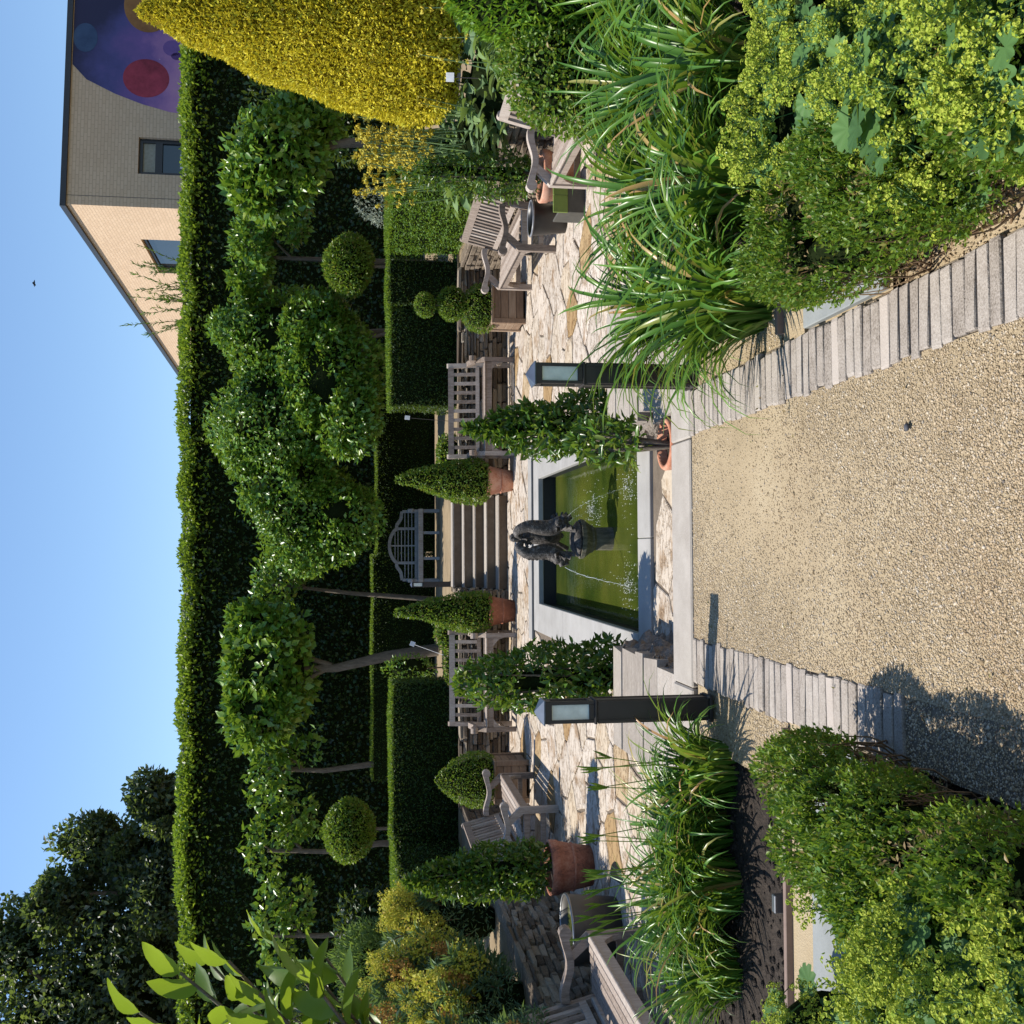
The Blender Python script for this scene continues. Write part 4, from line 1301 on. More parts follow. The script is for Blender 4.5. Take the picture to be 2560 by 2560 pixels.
    col = ramp(nt, [(.0, (.03, .032, .08)), (.20, (.075, .075, .22)), (.38, (.17, .10, .29)), (.55, (.40, .20, .38)), (.8, (.58, .31, .40))], g)
    st = ntex(nt, 9, 2, .5, vec=tc.outputs['Object'])
    col = mix(nt, ramp(nt, [(.74, (0, 0, 0)), (.77, (1, 1, 1))], st), col, (.6, .6, .7))
    br = MATS['facade_brick'].node_tree
    nt.links.new(col, b.inputs['Base Color']); b.inputs['Roughness'].default_value = .9
    mu = mb.build('mural', mm, t)
    def planet(u, z, ru, rz_, c1, c2, nm='painted_planet'):
        mt2, nt2, b2 = nodes('paint_%s_%d' % (nm, len(MATS)))
        n2 = ntex(nt2, 2.2, 6, .7)
        nt2.links.new(ramp(nt2, [(.3, c1), (.7, c2)], n2), b2.inputs['Base Color']); b2.inputs['Roughness'].default_value = .9
        P = [(u + ru * math.cos(a), z + rz_ * math.sin(a)) for a in np.linspace(0, 2 * math.pi, 40, endpoint=False)]
        k = MB(); k.prism(P, 'y', -.0105, -.0062); k.build(nm, mt2, mu)
    planet(3.52, 7.26, .53, .58, (.16, .02, .035), (.42, .055, .09))
    planet(4.55, 8.80, .40, .30, (.03, .06, .13), (.06, .11, .21))
    planet(3.90, 6.25, .13, .18, (.12, .05, .20), (.18, .09, .27))
    planet(4.40, 6.62, .22, .24, (.13, .07, .24), (.20, .11, .32))
    planet(4.18, 6.50, .10, .15, (.08, .03, .15), (.12, .06, .20))
    planet(5.55, 7.25, .75, .62, (.20, .09, .03), (.40, .20, .07), 'painted_moon')
    return t
building()

# ------------------------------------------------------------------ hedges and trees
def trunk_mesh(parent, pts, rad, mat=M_bark, name='trunk'):
    mb = MB(); mb.tube(pts, rad, 10); return mb.build(name, mat, parent)

# tall rear hedge, with a top fringe coloured lighter as if sunlit
hd = thing('tall_hedge', 'tall dark hedge with a bright sunlit top edge closing the garden at the back', 'hedge', (0, 22.4, TZ))
HT = 5.45 - TZ
mb = MB(); mb.box(-20, 20, .25, 1.6, 0, HT - .12); mb.build('core_fill', M_core, hd)  # dark box as painted shade behind the hedge leaves
P, N = pts_box(-14, 14, 0, 1.8, 0, HT, 46000, 51, .10, 'f', 2.2, .10)
leaves_on('foliage', hd, P, N, L_ivy, .085, 'diamond', seed=51, upb=-.2, width=.7)
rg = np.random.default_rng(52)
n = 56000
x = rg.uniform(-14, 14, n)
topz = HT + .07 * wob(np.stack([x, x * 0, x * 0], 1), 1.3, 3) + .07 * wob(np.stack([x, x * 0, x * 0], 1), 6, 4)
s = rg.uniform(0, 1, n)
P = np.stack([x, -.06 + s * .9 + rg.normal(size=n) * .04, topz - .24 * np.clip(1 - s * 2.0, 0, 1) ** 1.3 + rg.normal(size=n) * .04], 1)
leaves_on('lit_top_leaves', hd, P, np.tile((0, -.5, 1.0), (n, 1)), L_ivytop, .085, 'diamond', seed=53, upb=.2, width=.65, out=.5)
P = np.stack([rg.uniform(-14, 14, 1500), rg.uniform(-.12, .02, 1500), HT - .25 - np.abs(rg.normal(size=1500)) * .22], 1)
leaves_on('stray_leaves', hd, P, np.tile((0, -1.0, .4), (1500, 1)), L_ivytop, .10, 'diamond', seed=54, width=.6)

def hedge_block(label, x0, x1, y0, y1, z0, z1, n, seed, group='clipped yew hedges on the terrace', mat=None, size=.034):
    cx, cy_ = (x0 + x1) / 2, (y0 + y1) / 2
    t = thing('clipped_hedge', label, 'hedge', (cx, cy_, z0), 0, group)
    a, b_, h = (x1 - x0) / 2, (y1 - y0) / 2, z1 - z0
    mb = MB(); mb.box(-a + .04, a - .04, -b_ + .04, b_ - .04, 0, h - .04); mb.build('core_fill', M_core, t)
    P, N = pts_box(-a, a, -b_, b_, 0, h, n, seed, .018, 'flr', 6, .02)
    leaves_on('foliage', t, P, N, mat or L_yew, size, 'diamond', seed=seed, width=.42, upb=.1)
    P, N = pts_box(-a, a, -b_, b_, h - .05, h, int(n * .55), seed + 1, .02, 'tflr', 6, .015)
    leaves_on('lit_top_leaves', t, P, N, L_yewtop, size * 1.15, 'diamond', seed=seed + 1, width=.35, upb=.9, out=.4)  # lighter leaves paint the sunlit rim of the clipped top
    return t
hedge_block('long clipped hedge with a bright top left of the steps', -3.95, -1.82, 14.15, 14.8, TZ, 1.27, 9000, 60)
hedge_block('clipped hedge running forward from the left end of the back hedge', -4.55, -3.96, 11.9, 14.8, TZ, 1.25, 8000, 62)
hedge_block('dark clipped hedge right of the steps, nearest to them', 1.98, 3.36, 14.2, 14.8, TZ, 1.29, 6000, 64)
hedge_block('dark clipped hedge in the right back corner behind the ball topiary', 3.38, 4.05, 14.1, 14.8, TZ, 1.31, 3600, 66)
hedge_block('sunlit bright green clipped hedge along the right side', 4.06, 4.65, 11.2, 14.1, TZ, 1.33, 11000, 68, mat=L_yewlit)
hedge_block('low dark hedge behind the arched bench, left half', -4.2, -.1, 18.9, 19.6, TZ, 1.50, 7000, 70, 'hedges behind the arched bench')
hedge_block('low dark hedge behind the arched bench, right half', -.08, 3.2, 18.9, 19.6, TZ, 1.42, 6000, 72, 'hedges behind the arched bench')

def lumpy(bl, seed, k=8):
    """break each crown ellipsoid into uneven boughs"""
    rr = random.Random(seed)
    out = []
    for x, y, z, a, b_, c in bl:
        out.append((x, y, z, a * .93, b_ * .93, c * .92))
        for i in range(k):
            th = rr.uniform(0, 6.28); u = rr.uniform(-.75, .95)
            w = math.sqrt(1 - u * u); q = rr.uniform(.66, .88); f = rr.uniform(.16, .34)
            out.append((x + a * q * w * math.cos(th), y + b_ * q * w * math.sin(th), z + c * q * u, a * f, b_ * f * 1.1, c * f * rr.uniform(.7, 1.1)))
    return out

def tree(name, label, base, blobs, n, mat, size, seed, trunk=None, group=None, shape='diamond', core=.62, lump=.30, depth=.28, freq=3.6, tw=.08, **kw):
    t = thing(name, label, 'tree', base, 0, group)
    bl = [(x - base[0], y - base[1], z - base[2], a, b_, c) for x, y, z, a, b_, c in blobs]
    P, N = pts_blobs(lumpy(bl, seed), int(n * 1.15), seed, depth, lump, freq, .6, -.44)
    kw.setdefault('flat', .72)
    leaves_on('crown', t, P, N, mat, size, shape, seed=seed, **kw)
    if core:
        mb = MB()
        for x, y, z, a, b_, c in bl: mb.ball((x, y, z), 1, 14, 9, (a * core, b_ * core, c * core))
        stuff(mb.build('core_fill', M_core, t))  # dark balls stand for the shade inside the crown
    if trunk is None:
        x, y, z = bl[0][:3]
        trunk = [(0, 0, 0), (x * .4, y * .4, z * .5), (x, y, z)]
    trunk_mesh(t, trunk, [tw * (1 - .5 * i / (len(trunk) - 1)) for i in range(len(trunk))])
    for k, (x, y, z, a, b_, c) in enumerate(bl[:4]):
        p = Vector(trunk[-1])
        mb = MB(); mb.tube([p * .8, (p + Vector((x, y, z))) / 2 + Vector((0, 0, -.05)), (x + a * .3, y - b_ * .3, z + c * .4)], [tw * .45, tw * .3, tw * .12], 6); mb.build('branch', M_bark, t)
    return t
TG = 'lime trees standing before the tall hedge'
tree('lime_tree', 'big leafy tree with the widest sunlit crown in the middle of the garden', (3.72, 17.7, TZ),
     [(.95, 17.4, 2.75, 1.20, .9, 1.12), (2.25, 17.5, 3.05, 1.40, 1.0, 1.22), (3.45, 17.5, 3.15, 1.05, .9, 1.05), (.55, 17.2, 2.05, .76, .7, .72)], 30000, L_lime, .088, 81,
     trunk=[(0, 0, 0), (.04, 0, 1.0), (-.05, 0, 2.4)], group=TG, width=.6, tw=.08, upb=-.1)
tree('lime_tree', 'lower bushy tree crown in front of the biggest tree right of centre', (3.55, 16.4, TZ),
     [(2.9, 16.4, 2.20, 1.05, .65, .82), (2.1, 16.3, 1.80, .80, .55, .55), (3.5, 16.4, 2.35, .60, .5, .65)], 13000, L_lime, .092, 82,
     trunk=[(0, 0, 0), (-.05, 0, .8), (-.3, 0, 1.6)], group=TG, width=.6, tw=.045, upb=-.1)
tree('lime_tree', 'tree with a pale leaning trunk left of the arched bench', (-1.75, 18.0, TZ),
     [(-2.1, 18.0, 3.2, 1.05, .75, .90), (-2.75, 17.9, 3.35, .65, .6, .68), (-1.35, 18.1, 3.5, .55, .5, .5)], 6000, L_lime, .15, 83,
     trunk=[(0, 0, 0), (-.10, 0, .9), (-.28, 0, 1.75), (-.30, 0, 2.3)], group=TG, width=.65, tw=.11)
tree('lime_tree', 'sunlit tree with a pale trunk behind the yellow flowers on the right', (5.80, 14.5, TZ),
     [(5.45, 14.4, 2.78, .66, .6, .78), (5.95, 14.5, 2.5, .5, .5, .6), (5.15, 14.6, 3.10, .48, .45, .45)], 5600, L_lime, .12, 84,
     trunk=[(0, 0, 0), (0, 0, 1.2), (-.1, 0, 2.1)], group=TG, width=.65, tw=.10)
tree('lime_tree', 'sparse leafy branches filling the gap left of the big central tree', (-.9, 18.6, TZ),
     [(-.60, 18.6, 3.25, .6, .45, .45), (-.2, 18.5, 2.8, .4, .35, .45)], 1000, L_lime, .11, 85, group=TG, width=.6, tw=.05, core=0)
tree('lime_tree', 'loose leafy crown between the big central tree and the sunlit right tree', (4.9, 17.4, TZ),
     [(4.85, 17.2, 3.45, .85, .45, .42), (5.4, 17.0, 2.9, .5, .4, .5)], 2400, L_lime, .11, 86, group=TG, width=.6, tw=.06, core=0)
for k, (x, lab) in enumerate(((-3.95, 'thin dark trunked tree left of the pale leaning trunk'), (-5.4, 'shaded tree behind the left ball topiary'), (-6.9, 'shaded tree above the spurge bed at the far left'), (-8.4, 'shaded tree at the left edge of the garden'))):
    tree('pleached_tree', lab, (x, 19.0, TZ), [(x, 19.0, 3.30, .75, .4, .48), (x + .5, 19.1, 2.75, .5, .35, .4)], 700 - 90 * k, L_lime, .13, 90 + k, trunk=[(0, 0, 0), (.06, 0, 1.0), (-.04, 0, 2.0), (.03, 0, 3.0)], group='row of trees in front of the tall hedge', width=.65, tw=.07, lump=.3, core=0)
tree('evergreen_tree', 'broad dark evergreen crown behind the yellow cone on the right', (7.1, 16.0, TZ), [(7.0, 15.9, 2.3, .9, .7, 1.1), (6.4, 15.6, 1.7, .5, .5, .8)], 6000, L_ivy, .11, 96, tw=.07)
tree('ivy_shrub', 'dark ivy covered shrub filling the left back corner', (-5.6, 16.5, TZ), [(-5.9, 16.4, 1.3, .9, .6, .8), (-7.0, 16.4, 1.7, .9, .6, 1.2)], 6000, L_ivy, .11, 97, tw=.05, upb=-.2)

for lab, x, y, z, r, sd in (('ball topped standard tree behind the left hedge', -4.28, 16.0, 1.85, .46, 101), ('ball topped standard tree behind the right hedge', 4.42, 16.0, 1.88, .47, 102)):
    t = thing('ball_tree', lab, 'topiary', (x, y, TZ), 0, 'ball topped standard trees')
    P, N = pts_blobs([(0, 0, z - TZ, r, r * .95, r * .82)], 5200, sd, .09, .09, 6, .78, -2)
    leaves_on('crown', t, P, N, L_box, .05, 'diamond', seed=sd)
    mb = MB(); mb.ball((0, 0, z - TZ), r * .85, 14, 9, (1, .95, .82)); mb.build('core_fill', M_core, t)
    trunk_mesh(t, [(0, 0, 0), (.01, 0, z - TZ)], [.03, .024])

# small shrubs on the terrace
def blob_shrub(name, label, base, blobs, n, mat, size, seed, shape='diamond', core=.7, cat='shrub', group=None, lump=.12, depth=.18, freq=7, **kw):
    t = thing(name, label, cat, base, 0, group)
    P, N = pts_blobs(blobs, n, seed, depth, lump, freq)
    leaves_on('foliage', t, P, N, mat, size, shape, seed=seed, **kw)
    mb = MB()
    if core:
        for x, y, z, a, b_, c in blobs: mb.ball((x, y, z), 1, 12, 8, (a * core, b_ * core, c * core))
        stuff(mb.build('core_fill', M_core, t))
    st = MB()
    for k, (x, y, z, a, b_, c) in enumerate(blobs):
        st.tube([(0, 0, -.05), (x * .5, y * .5, z * .4), (x, y, z)], [.014, .011, .006], 5)
    st.build('stem', M_twig, t) if len(blobs) == 1 else stuff(st.build('stems', M_twig, t))
    return t
blob_shrub('trailing_shrub', 'low bright evergreen shrub spilling over the wall left of the steps', (-1.25, 14.05, TZ), [(-.35, 0, .06, .35, .16, .16), (.12, 0, .12, .32, .18, .22), (.40, -.02, .10, .2, .15, .16)], 2600, L_box, .045, 110)
blob_shrub('trailing_shrub', 'small bright shrub on the wall right of the steps', (1.30, 14.05, TZ), [(0, 0, .10, .30, .18, .22), (-.22, 0, .05, .2, .15, .15)], 1700, L_box, .045, 111)
blob_shrub('silver_shrub', 'wispy silver grey shrub behind the right hedge', (4.95, 14.9, TZ), [(0, 0, 1.05, .28, .25, .34), (.1, 0, .6, .25, .25, .4)], 1500, L_silver, .055, 112, core=0, width=.25, lump=.3)
blob_shrub('leafy_shrub', 'broad leaved shrub catching sun behind the left end of the steps', (-1.95, 17.0, TZ), [(0, 0, .55, .22, .2, .42)], 600, L_lime, .06, 113)

# golden cone
gprof = [(.50, .66), (.62, .80), (.9, .83), (1.3, .76), (1.9, .59), (2.5, .39), (2.95, .21), (3.25, .07), (3.32, .01)]
shaped_plant('golden_conifer', 'tall golden yellow clipped conifer cone at the right edge', 'topiary', (4.78, 9.3, TZ - .05), gprof, 70000, L_gold, .034, 120, 'diamond', None, (.06, .0), core=.90, rough=.035, depth=.04, freq=9, width=.45, upb=.55, out=.5, flat=.7, jit=.6)
shaped_plant('lime_conifer', 'feathery lime green conifer beside the shrub at the right edge', 'shrub', (3.30, 5.9, -.06), [(0, .34), (.3, .44), (.7, .40), (1.0, .24), (1.22, .04)], 9000, L_limecon, .055, 121, 'diamond', None, (.03, .05), core=.85, rough=.05, depth=.09, width=.3, upb=.9)
blob_shrub('round_shrub', 'round small leaved green shrub behind the large day lilies', (2.82, 5.90, -.06), [(0, 0, .52, .34, .34, .38), (-.10, -.05, .28, .26, .26, .3), (.12, 0, .3, .26, .26, .3)], 7000, L_box, .034, 122, 'oval')
blob_shrub('fennel', 'feathery soft green fennel between the lime conifer and the broad leaves', (3.42, 6.3, -.06), [(0, 0, .62, .34, .3, .4), (.1, 0, .3, .25, .25, .35)], 7000, L_fine, .09, 123, core=.35, width=.07, lump=.25, depth=.4, upb=.6, cat='herb')

# willow shoots against the brick wall
t = thing('willow_sapling', 'thin pale willow shoots sticking up above the tall hedge before the brick wall', 'sapling', (5.75, 23.4, TZ))
rg = np.random.default_rng(9)
P, D = [], []
st = MB()
for k in range(24):
    a = Vector((rg.uniform(-.6, .45), rg.uniform(-.2, .2), 4.4)); b_ = a + Vector((rg.uniform(-.5, .75), rg.uniform(-.2, .2), rg.uniform(.9, 2.2)))
    st.tube([a - Vector((0, 0, 2.2)), a, b_], [.014, .010, .003], 4)
    for i in range(60):
        u = rg.uniform(.1, 1); P.append(a + (b_ - a) * u); d = (b_ - a).normalized() + Vector(rg.normal(size=3) * .45); D.append(d)
stuff(st.build('shoots', M_twig, t))
leaves_on('foliage', t, np.array([tuple(p) for p in P]), unit(np.array([tuple(d) for d in D])), L_lime, .11, 'diamond', width=.16, out=1.4, rnd=.3, seed=8)

# far trees beyond the hedge on the left
FT = [('tall dark tree far off at the left edge of the sky', (-19.5, 46, 0), [(-20, 46, 13, 4.5, 3.5, 6.5), (-17.0, 46, 11.0, 3.4, 3, 5.0), (-16.6, 46, 16.2, 2.2, 2, 2.2), (-23, 46, 9, 3.5, 3, 6)], 46000),
      ('middle tree of the far group, lower with a broken outline', (-14.0, 45, 0), [(-14.0, 45, 9.4, 2.6, 2.4, 4.0), (-12.4, 45, 12.3, 1.5, 1.5, 1.9), (-14.4, 45, 14.0, 1.5, 1.4, 1.7), (-11.6, 45, 9.2, 1.5, 1.4, 2.2)], 28000),
      ('right hand tree of the far group, sloping down behind the hedge', (-10.6, 44, 0), [(-10.6, 44, 8.2, 1.5, 1.5, 2.6), (-9.9, 44, 10.2, .95, .9, 1.0), (-9.3, 44, 8.2, .8, .8, 1.3)], 9000)]
for k, (lab, b_, bl, n) in enumerate(FT):
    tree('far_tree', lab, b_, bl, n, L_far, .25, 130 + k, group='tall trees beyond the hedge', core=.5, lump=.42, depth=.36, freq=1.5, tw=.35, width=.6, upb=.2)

# ------------------------------------------------------------------ border plants
def plant_label(label, loc, tilt, h, w=.07, hh=.05, grp='white plant labels', stake=None):
    t = thing('plant_label', label, 'plant label', loc, tilt[2], grp)
    mb = MB(); mb.tube([(0, .004, -.05), (0, .004, h)], .004, 6); mb.build('stake', stake or M_lamp, t)
    mb = MB(); mb.bbox(-w / 2, w / 2, -.006, -.002, h - hh * .6, h + hh * .5, .001); mb.build('card', M_white, t)
    t.rotation_euler = tilt
    return t
plant_label('white label card among the yellow flowers below the golden cone', (4.05, 8.6, TZ), (R(-15), 0, R(-20)), .56, .075, .065)
plant_label('white label card under the big central tree', (1.88, 14.95, TZ), (R(-15), R(6), 0), .68, .06, .07)
plant_label('white label card on a long leaning stake left of the steps', (-1.62, 15.4, TZ), (R(-12), R(22), R(10)), .62, .07, .07, stake=M_white)
plant_label('white label card peeping out behind the left topiary cone', (-.95, 14.6, TZ), (R(-10), 0, 0), .68, .06, .06)

# broad leaved sage with whorled yellow flowers (leaves shared between copies)
def broad_leaf_mesh(name, L, W, seed, curl=.3, fold=.18, wavy=.0, n=7, serr=0.0):
    rr = random.Random(seed)
    mb = MB()
    V = []
    for i in range(n + 1):
        u = i / n
        w = W * (math.sin(math.pi * min(1, u * 1.02) ** .8) ** .75 if 0 < u < 1 else 0)
        y = L * u * (1 - .10 * curl * u)
        z = -L * curl * u * u
        wv = wavy * math.sin(u * 9 + seed)
        ser = serr * (1 if i % 2 else -1)
        V += [(-w / 2 * (1 + ser), y, z + w * fold + wv), (0, y, z), (w / 2 * (1 + ser), y, z + w * fold - wv)]
    F = []
    for i in range(n):
        b_ = i * 3
        F += [(b_, b_ + 1, b_ + 4, b_ + 3), (b_ + 1, b_ + 2, b_ + 5, b_ + 4)]
    mb.add(V, F, True)
    return mb.mesh(name)
def put(me, parent, loc, d, roll=0.0, s=1.0, name='leaf'):
    """object whose local +y runs along d"""
    o = link(name, me, None, parent)
    q = Vector(d).to_track_quat('Y', 'Z')
    o.matrix_local = Matrix.LocRotScale(Vector(loc), q @ Matrix.Rotation(roll, 3, 'Y').to_quaternion(), (s, s, s))
    return o
SAGE = [broad_leaf_mesh('leaf', .17, .105, k, .35, .14, .006) for k in range(5)]
for me in SAGE: me.materials.append(L_phlo)
def whorl_stem(seed, h=.6):
    rr = random.Random(seed)
    mb = MB(); mb.tube([(0, 0, 0), (.01, .0, h * .5), (0, .01, h)], [.006, .005, .003], 5)
    V, F = [], []
    for z in (h * .60, h * .76, h * .90, h):
        for k in range(16):
            a = rr.uniform(0, 6.28); r = rr.uniform(.008, .026)
            p = Vector((math.cos(a) * r, math.sin(a) * r, z + rr.uniform(-.012, .014)))
            e = rr.uniform(.009, .016)
            i = len(V)
            V += [p + Vector((rr.uniform(-e, e), rr.uniform(-e, e), rr.uniform(-e, e))) for _ in range(4)]
            F += [(i, i + 1, i + 2), (i, i + 2, i + 3), (i, i + 3, i + 1), (i + 1, i + 3, i + 2)]
    me = mb.mesh('flower_stem')
    k0 = len(me.polygons)
    mb.add(V, F)
    me = mb.mesh('flower_stem')
    me.materials.append(L_phlo); me.materials.append(L_phlof)
    for i, p in enumerate(me.polygons): p.material_index = 1 if i >= k0 else 0
    return me
WHORL = [whorl_stem(s) for s in range(5)]
def sage_clump(label, loc, rad, nl, nf, seed, hmax=.55, zleaf=.45):
    rr = random.Random(seed)
    t = thing('yellow_sage', label, 'flowering plant', loc, 0, 'yellow flowered sage clumps')
    for k in range(nl):
        a, r = rr.uniform(0, 6.28), rad * math.sqrt(rr.random())
        z = zleaf * rr.random() * (1.15 - r / rad * .5)
        put(rr.choice(SAGE), t, (r * math.cos(a), r * math.sin(a), z), (math.cos(a) + rr.uniform(-.5, .5), math.sin(a) + rr.uniform(-.5, .5), rr.uniform(-.1, .9)), rr.uniform(-.5, .5), rr.uniform(.8, 1.4))
    for k in range(nf):
        a, r = rr.uniform(0, 6.28), rad * .9 * math.sqrt(rr.random())
        o = put(rr.choice(WHORL), t, (r * math.cos(a), r * math.sin(a), zleaf * .4), (0, 1, 0), 0, rr.uniform(.85, 1.25) * hmax / .6, 'flower_stem')
        o.rotation_euler = (rr.uniform(-.2, .2), rr.uniform(-.2, .2), rr.uniform(0, 6))
    mb = MB(); mb.ball((0, 0, .12), 1, 12, 7, (rad * .8, rad * .8, zleaf * .55)); stuff(mb.build('shade_fill', M_core, t))  # dark ball painting the shade between leaves
    return t
sage_clump('tallest clump of yellow flowered sage left of the golden cone', (4.25, 10.9, TZ), .50, 110, 46, 1, .95, .55)
sage_clump('yellow flowered sage clump on the wall top beside the column shrub', (4.12, 10.0, TZ), .42, 100, 26, 2, .72, .45)
sage_clump('broad leaved sage clump at the foot of the golden cone', (4.20, 9.0, TZ - .05), .48, 170, 8, 3, .62, .50)
sage_clump('broad leaved sage clump right of the white label card', (4.3, 8.05, TZ - .05), .45, 150, 5, 4, .55, .48)
sage_clump('broad leaved sage clump under the golden cone at the right edge', (4.85, 8.5, TZ - .05), .50, 170, 6, 5, .55, .55)

# spurge bed on the left
def rosette_mesh(seed, r=.10, h=.20, n=70, mat=L_euph):
    rg = np.random.default_rng(seed)
    z = rg.uniform(-h, .02, n); a = rg.uniform(0, 6.28, n)
    N = unit(np.stack([np.cos(a), np.sin(a), .35 + (z + h) / h * .6], 1))
    P = np.stack([np.cos(a) * .01, np.sin(a) * .01, z], 1)
    me = leaf_mesh('leaf_rosette', P, N, r, 'diamond', width=.16, out=1.2, rnd=.25, upb=.0, seed=seed)
    me.materials.append(mat); return me
def head_mesh(seed, mat, r=.08, h=.12, n=330, nm='flower_head'):
    P, N = pts_blobs([(0, 0, 0, r, r, h)], n, seed, .3, .25, 40)
    me = leaf_mesh(nm, P, N, .019, 'diamond', width=.9, out=.7, rnd=.7, seed=seed)
    me.materials.append(mat); return me
ROS = [rosette_mesh(s) for s in range(4)]
HEADS = [head_mesh(200 + s, L_euphf) for s in range(4)]
BROWN = [head_mesh(210 + s, L_euphb, nm='seed_head') for s in range(3)]
stm = MB(); stm.tube([(0, 0, -.55), (.01, 0, -.25), (0, 0, 0)], [.008, .007, .006], 5); STEM = stm.mesh('stem'); STEM.materials.append(M_twig)
def spurge(label, loc, rad, nh, nr, nb, h, seed):
    rr = random.Random(seed)
    t = thing('spurge_clump', label, 'flowering plant', loc, 0, 'spurge clumps on the left wall')
    def spot():
        a, r = rr.uniform(0, 6.28), math.sqrt(rr.random())
        z = h * (.45 + .58 * math.sqrt(max(0, 1 - r * r * .9))) * rr.uniform(.46, 1.03)
        return Vector((r * rad * math.cos(a), r * rad * math.sin(a), z)), a, r
    for lst, n, nm in ((HEADS, nh, 'flower_head'), (ROS, nr, 'leaf_rosette'), (BROWN, nb, 'seed_head')):
        for k in range(n):
            p, a, r = spot()
            d = Vector((math.cos(a) * r * .8, math.sin(a) * r * .8, 1)).normalized()
            for me, n2 in ((rr.choice(lst), nm), (STEM, 'stem')):
                o = link(n2, me, None, t)
                q = d.to_track_quat('Z', 'Y')
                s = rr.uniform(.8, 1.35) if n2 != 'stem' else 1
                o.matrix_local = Matrix.LocRotScale(p if n2 != 'stem' else p - d * .05, q, (s, s, s))
    mb = MB(); mb.ball((0, 0, h * .3), 1, 12, 8, (rad * .55, rad * .55, h * .36)); stuff(mb.build('shade_fill', M_core, t))
    P, N = pts_blobs([(0, 0, h * .38, rad * .92, rad * .92, h * .42)], 2600, seed, .3, .2, 9)
    leaves_on('low_foliage', t, P, N, L_euph, .06, 'diamond', seed=seed, width=.2)
spurge('spurge clump with brown seed heads highest on the left terrace', (-4.05, 9.5, TZ), .52, 44, 40, 16, 1.28, 1)
spurge('spurge clump with yellow green heads beside the potted laurel column', (-3.72, 10.4, TZ), .42, 54, 22, 1, 1.12, 2)
spurge('spurge clump dipping over the left wall with blue green rosettes', (-3.75, 8.5, TZ - .05), .42, 24, 46, 3, .95, 3)
spurge('nearest spurge clump at the left edge of the photo', (-4.0, 7.6, TZ - .05), .50, 44, 40, 6, 1.15, 4)
spurge('small spurge clump hanging over the wall behind the near bench', (-3.5, 7.0, TZ - .1), .32, 16, 14, 6, .52, 5)
blob_shrub('silver_shrub', 'pale silver leaved shrub behind the spurge at the far left', (-4.75, 9.0, TZ), [(0, 0, .85, .42, .35, .52), (.25, -.1, .55, .3, .3, .45)], 4200, L_silver, .045, 140, 'diamond', .5, lump=.25, depth=.3, upb=.9)
blob_shrub('feathery_shrub', 'feathery dull green shrub above the spurge on the left', (-4.45, 11.2, TZ), [(0, 0, 1.15, .48, .4, .45), (.2, 0, .75, .4, .35, .5)], 8000, L_fine, .075, 141, 'diamond', .55, width=.16, lump=.2, depth=.3, upb=.7)

# ------------------------------------------------------------------ day lilies
def blade_mesh(seed):
    rr = random.Random(seed)
    L = rr.uniform(.72, 1.0); w0 = rr.uniform(.022, .034)
    a0 = math.radians(rr.uniform(66, 88)); droop = rr.uniform(1.3, 3.2)
    n = 9
    V, p = [], [0.0, 0.0]
    tw = rr.uniform(-.6, .6)
    for i in range(n + 1):
        u = i / n
        th = a0 - droop * u ** 1.9
        w = w0 * (min(1, .55 + u * 2.2)) * (1 - u ** 3.2) + .0006
        t = tw * u
        side = Vector((math.cos(t), -math.sin(t) * math.sin(th), math.sin(t) * math.cos(th)))
        nrm = Vector((0, -math.sin(th), math.cos(th)))
        c = Vector((0, p[0], p[1]))
        V += [c - side * w / 2 + nrm * w * .28, c, c + side * w / 2 + nrm * w * .28]
        p[0] += L / n * math.cos(th); p[1] += L / n * math.sin(th)
    F = []
    for i in range(n):
        b_ = i * 3
        F += [(b_, b_ + 1, b_ + 4, b_ + 3), (b_ + 1, b_ + 2, b_ + 5, b_ + 4)]
    mb = MB(); mb.add(V, F, True)
    me = mb.mesh('blade'); me.materials.append(L_lily); return me
BLADES = [blade_mesh(s) for s in range(26)]
bud = MB(); bud.tube([(0, 0, 0), (.02, 0, .32), (.05, 0, .60)], [.003, .0026, .002], 5)
for dx, dz in ((0, 0), (.012, .03), (-.01, .02)):
    bud.tube([(.05 + dx * .3, 0, .59 + dz * .4), (.055 + dx, .004, .62 + dz), (.06 + dx * 1.6, 0, .655 + dz)], [.002, .0055, .001], 5)
BUD = bud.mesh('flower_stalk'); BUD.materials.append(L_yewtop)
def lily(label, loc, n, s, seed, spread=.14, buds=0, group='day lily clumps beside the path'):
    rr = random.Random(seed)
    t = thing('day_lily', label, 'perennial plant', loc, 0, group)
    for k in range(n):
        a = rr.uniform(0, 2 * math.pi); r = spread * math.sqrt(rr.random())
        o = link('blade', rr.choice(BLADES), None, t)
        k_ = s * rr.uniform(.55, 1.12)
        fa = a + rr.uniform(-.7, .7)
        o.location = (r * math.cos(a), r * math.sin(a), -.01)
        o.rotation_euler = (rr.uniform(-.12, .12), rr.uniform(-.12, .12), fa - math.pi / 2)
        o.scale = (k_ * rr.uniform(.85, 1.2), k_, k_)
    for k in range(buds):
        o = link('flower_stalk', BUD, None, t)
        o.location = (rr.uniform(-spread, spread), rr.uniform(-spread, spread), 0)
        o.rotation_euler = (rr.uniform(-.15, .15), rr.uniform(-.15, .15), rr.uniform(0, 6.28))
    return t
